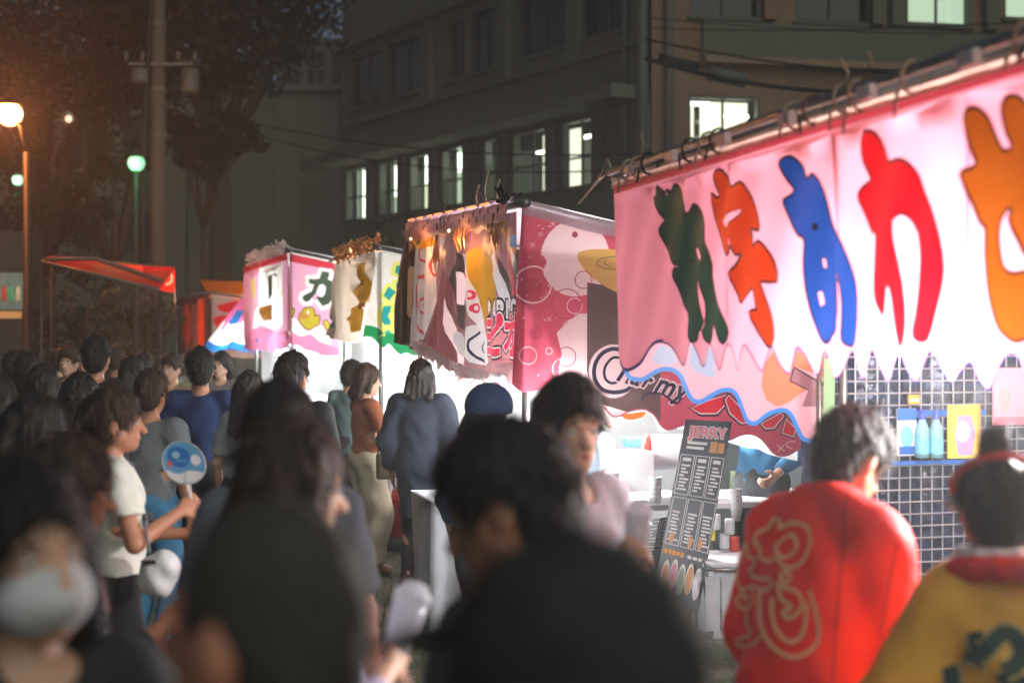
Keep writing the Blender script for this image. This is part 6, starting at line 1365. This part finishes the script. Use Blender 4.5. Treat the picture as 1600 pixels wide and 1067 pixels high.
# phone
p, f, wr = hand_pos(e2, 1)
ph_ = empty('phone', p, 'grey phone held below the pink vest', 'phone'); bevel(MB().box(p+Vector((.03, .0, -.02)), .078, .012, .16, ax=(Vector((.8, .35, -.4)).normalized(), Vector((-.35, .93, 0)).normalized(), Vector((.35, .14, .9)).normalized())).build('case', paint('phone_grey', (150, 156, 158), rough=.35), ph_), .006)
for k in range(2): MB().sphere(p+Vector((.06, -.012, .035-.02*k)), .006, 8).build('camera_lens', C_BLACKS, ph_, True)
# polka dot scarf-like sleeve on the phone arm
a2 = e2[4][1]; v = Vol(np.minimum(a2[1], a2[2])-.15, np.maximum(a2[1], a2[3])+.15, .008); v.add(('c', a2[1], a2[2], .066, .062), .02); v.add(('c', a2[2], a2[2]+(a2[3]-a2[2])*.55, .06, .056), .02)
Pm, Qm = v.mesh(); sl_ = mesh_obj('polka_dot_sleeve', (Pm*e2[5])@rot('Z', -62).T+np.array(e2[0].location), Qm, None or fab('navy_sleeve', (40, 44, 58)), e2[0], smooth=True)
t = MB()
for k, vtx in enumerate(Pm[::37]): 
    w_ = Vector((rot('Z', -62)@(vtx*e2[5]))+np.array(e2[0].location)); t.sphere(w_, .0042, 6)
tag(t.build('dots', fab('dot_white', (220, 220, 220)), sl_, True), kind='stuff')
# white shoulder bag of the fan holder
bb = Vector(PT(246, 893, 5.35)); wb = empty('shoulder_bag', bb, 'white pouch bag with dark clasp at the hip of the fan holder', 'bag')
v = Vol((-.14, -.08, -.14), (.14, .08, .14), .007); v.add(('e', V3(0, 0, -.02), V3(.075, .045, .08), rot('Y', 25)), .02); v.add(('e', V3(.02, 0, .03), V3(.065, .05, .05), I3), .03)
v.ripple(lambda X, Y, Z: .004*np.sin(X*60+Z*40)); Pm, Qm = v.mesh(); mesh_obj('bag_body', Pm+np.array(bb), Qm, fab('bag_white', (225, 228, 232), rough=.6), wb, smooth=True)
for k in range(1): MB().box(bb+Vector((-.02, -.05, .045)), .05, .02, .012, rz=.2).build('clasp', C_BLACKS, wb)
MB().tube([bb+Vector((-.03, 0, .07)), bb+Vector((-.06, .05, .18)), e3[1](e3[3]((.0, .135, 1.15))), e3[1](e3[3]((-.1, .08, 1.40))), e3[1](e3[3]((-.1, -.05, 1.44)))], .006, 5).build('strap', fab('strap_grey', (120, 124, 130)), wb, True)
# olive handbag on the forearm of the beige-trousers person
hb = Vector(PT(601, 728, 10.75)); ob = empty('handbag', hb, 'small olive handbag hanging beside beige trousers', 'handbag')
bevel(MB().box(hb, .13, .06, .2, rz=.3).build('bag_body', fab('olive_leather', (120, 112, 84), rough=.45), ob), .02); MB().tube([hb+Vector((-.05, 0, .1)), hb+Vector((-.04, 0, .2)), hb+Vector((.0, 0, .24)), hb+Vector((.04, 0, .2)), hb+Vector((.05, 0, .1))], .007, 6).build('handle', MATS['fabric_olive_leather'], ob, True)
MB().box(hb+Vector((.03, -.036, .03)), .03, .008, .02, rz=.3).build('clasp', C_STEEL, ob)
# red bin, weights, white stick near the feet
rb = at_ground(613, 12.4); eb = empty('red_bin', rb, 'red plastic bin standing between beige trousers and navy coat', 'bin')
MB().lathe(rb, [(0, .0), (.13, .0), (.16, .42), (.175, .43), (.175, .46), (.15, .46), (.12, .05)], 18).build('bin_body', paint('red_plastic', (200, 44, 34), rough=.4), eb, True)
MB().lathe(rb, [(.178, .40), (.182, .41), (.178, .43)], 18).build('rim', MATS['red_plastic'], eb, True)
for (px, D, lb) in ((603, 12.1, 'dark flat pole weight behind the beige trousers'), (664, 10.0, 'dark flat pole weight at the feet of the navy coat')):
    g_ = at_ground(px, D); eW = empty('pole_weight', g_, lb, 'weight', 'pole weights'); bevel(MB().box(g_+Vector((0, 0, .05)), .3, .2, .09).build('block', paint('weight_rubber', (48, 52, 50), rough=.7), eW), .02); MB().tube([g_+Vector((0, 0, .1)), g_+Vector((0, 0, .22))], .025, 8).build('socket', C_STEEL, eW, True)
eS = empty('white_stick', at_ground(598, 11.5), 'white stick leaning beside the beige trousers', 'stick'); MB().tube([at_ground(590, 11.4), PT(612, 755, 11.6)], .014, 8).build('shaft', C_WT, eS, True); MB().sphere(PT(612, 755, 11.6), .02, 8).build('knob', C_WT, eS, True)

hz = MB().box((0, 20, 8.5), 90, 60, 19).build('haze', None); hz.data.materials.clear()  # haze box added to spread glow round the lamps and lift the blacks
hm = bpy.data.materials.new('added_glow_haze'); hm.use_nodes = True; N_ = hm.node_tree.nodes; N_.remove(N_['Principled BSDF']); pv = N_.new('ShaderNodeVolumePrincipled'); hm.node_tree.links.new(pv.outputs[0], N_['Material Output'].inputs['Volume'])
pv.inputs['Density'].default_value = .007; pv.inputs['Anisotropy'].default_value = .55; pv.inputs['Color'].default_value = (.95, .95, .93, 1); hz.data.materials.append(hm)
tag(hz, 'thin haze added over the whole festival ground for lamp glow', 'haze', kind='stuff')
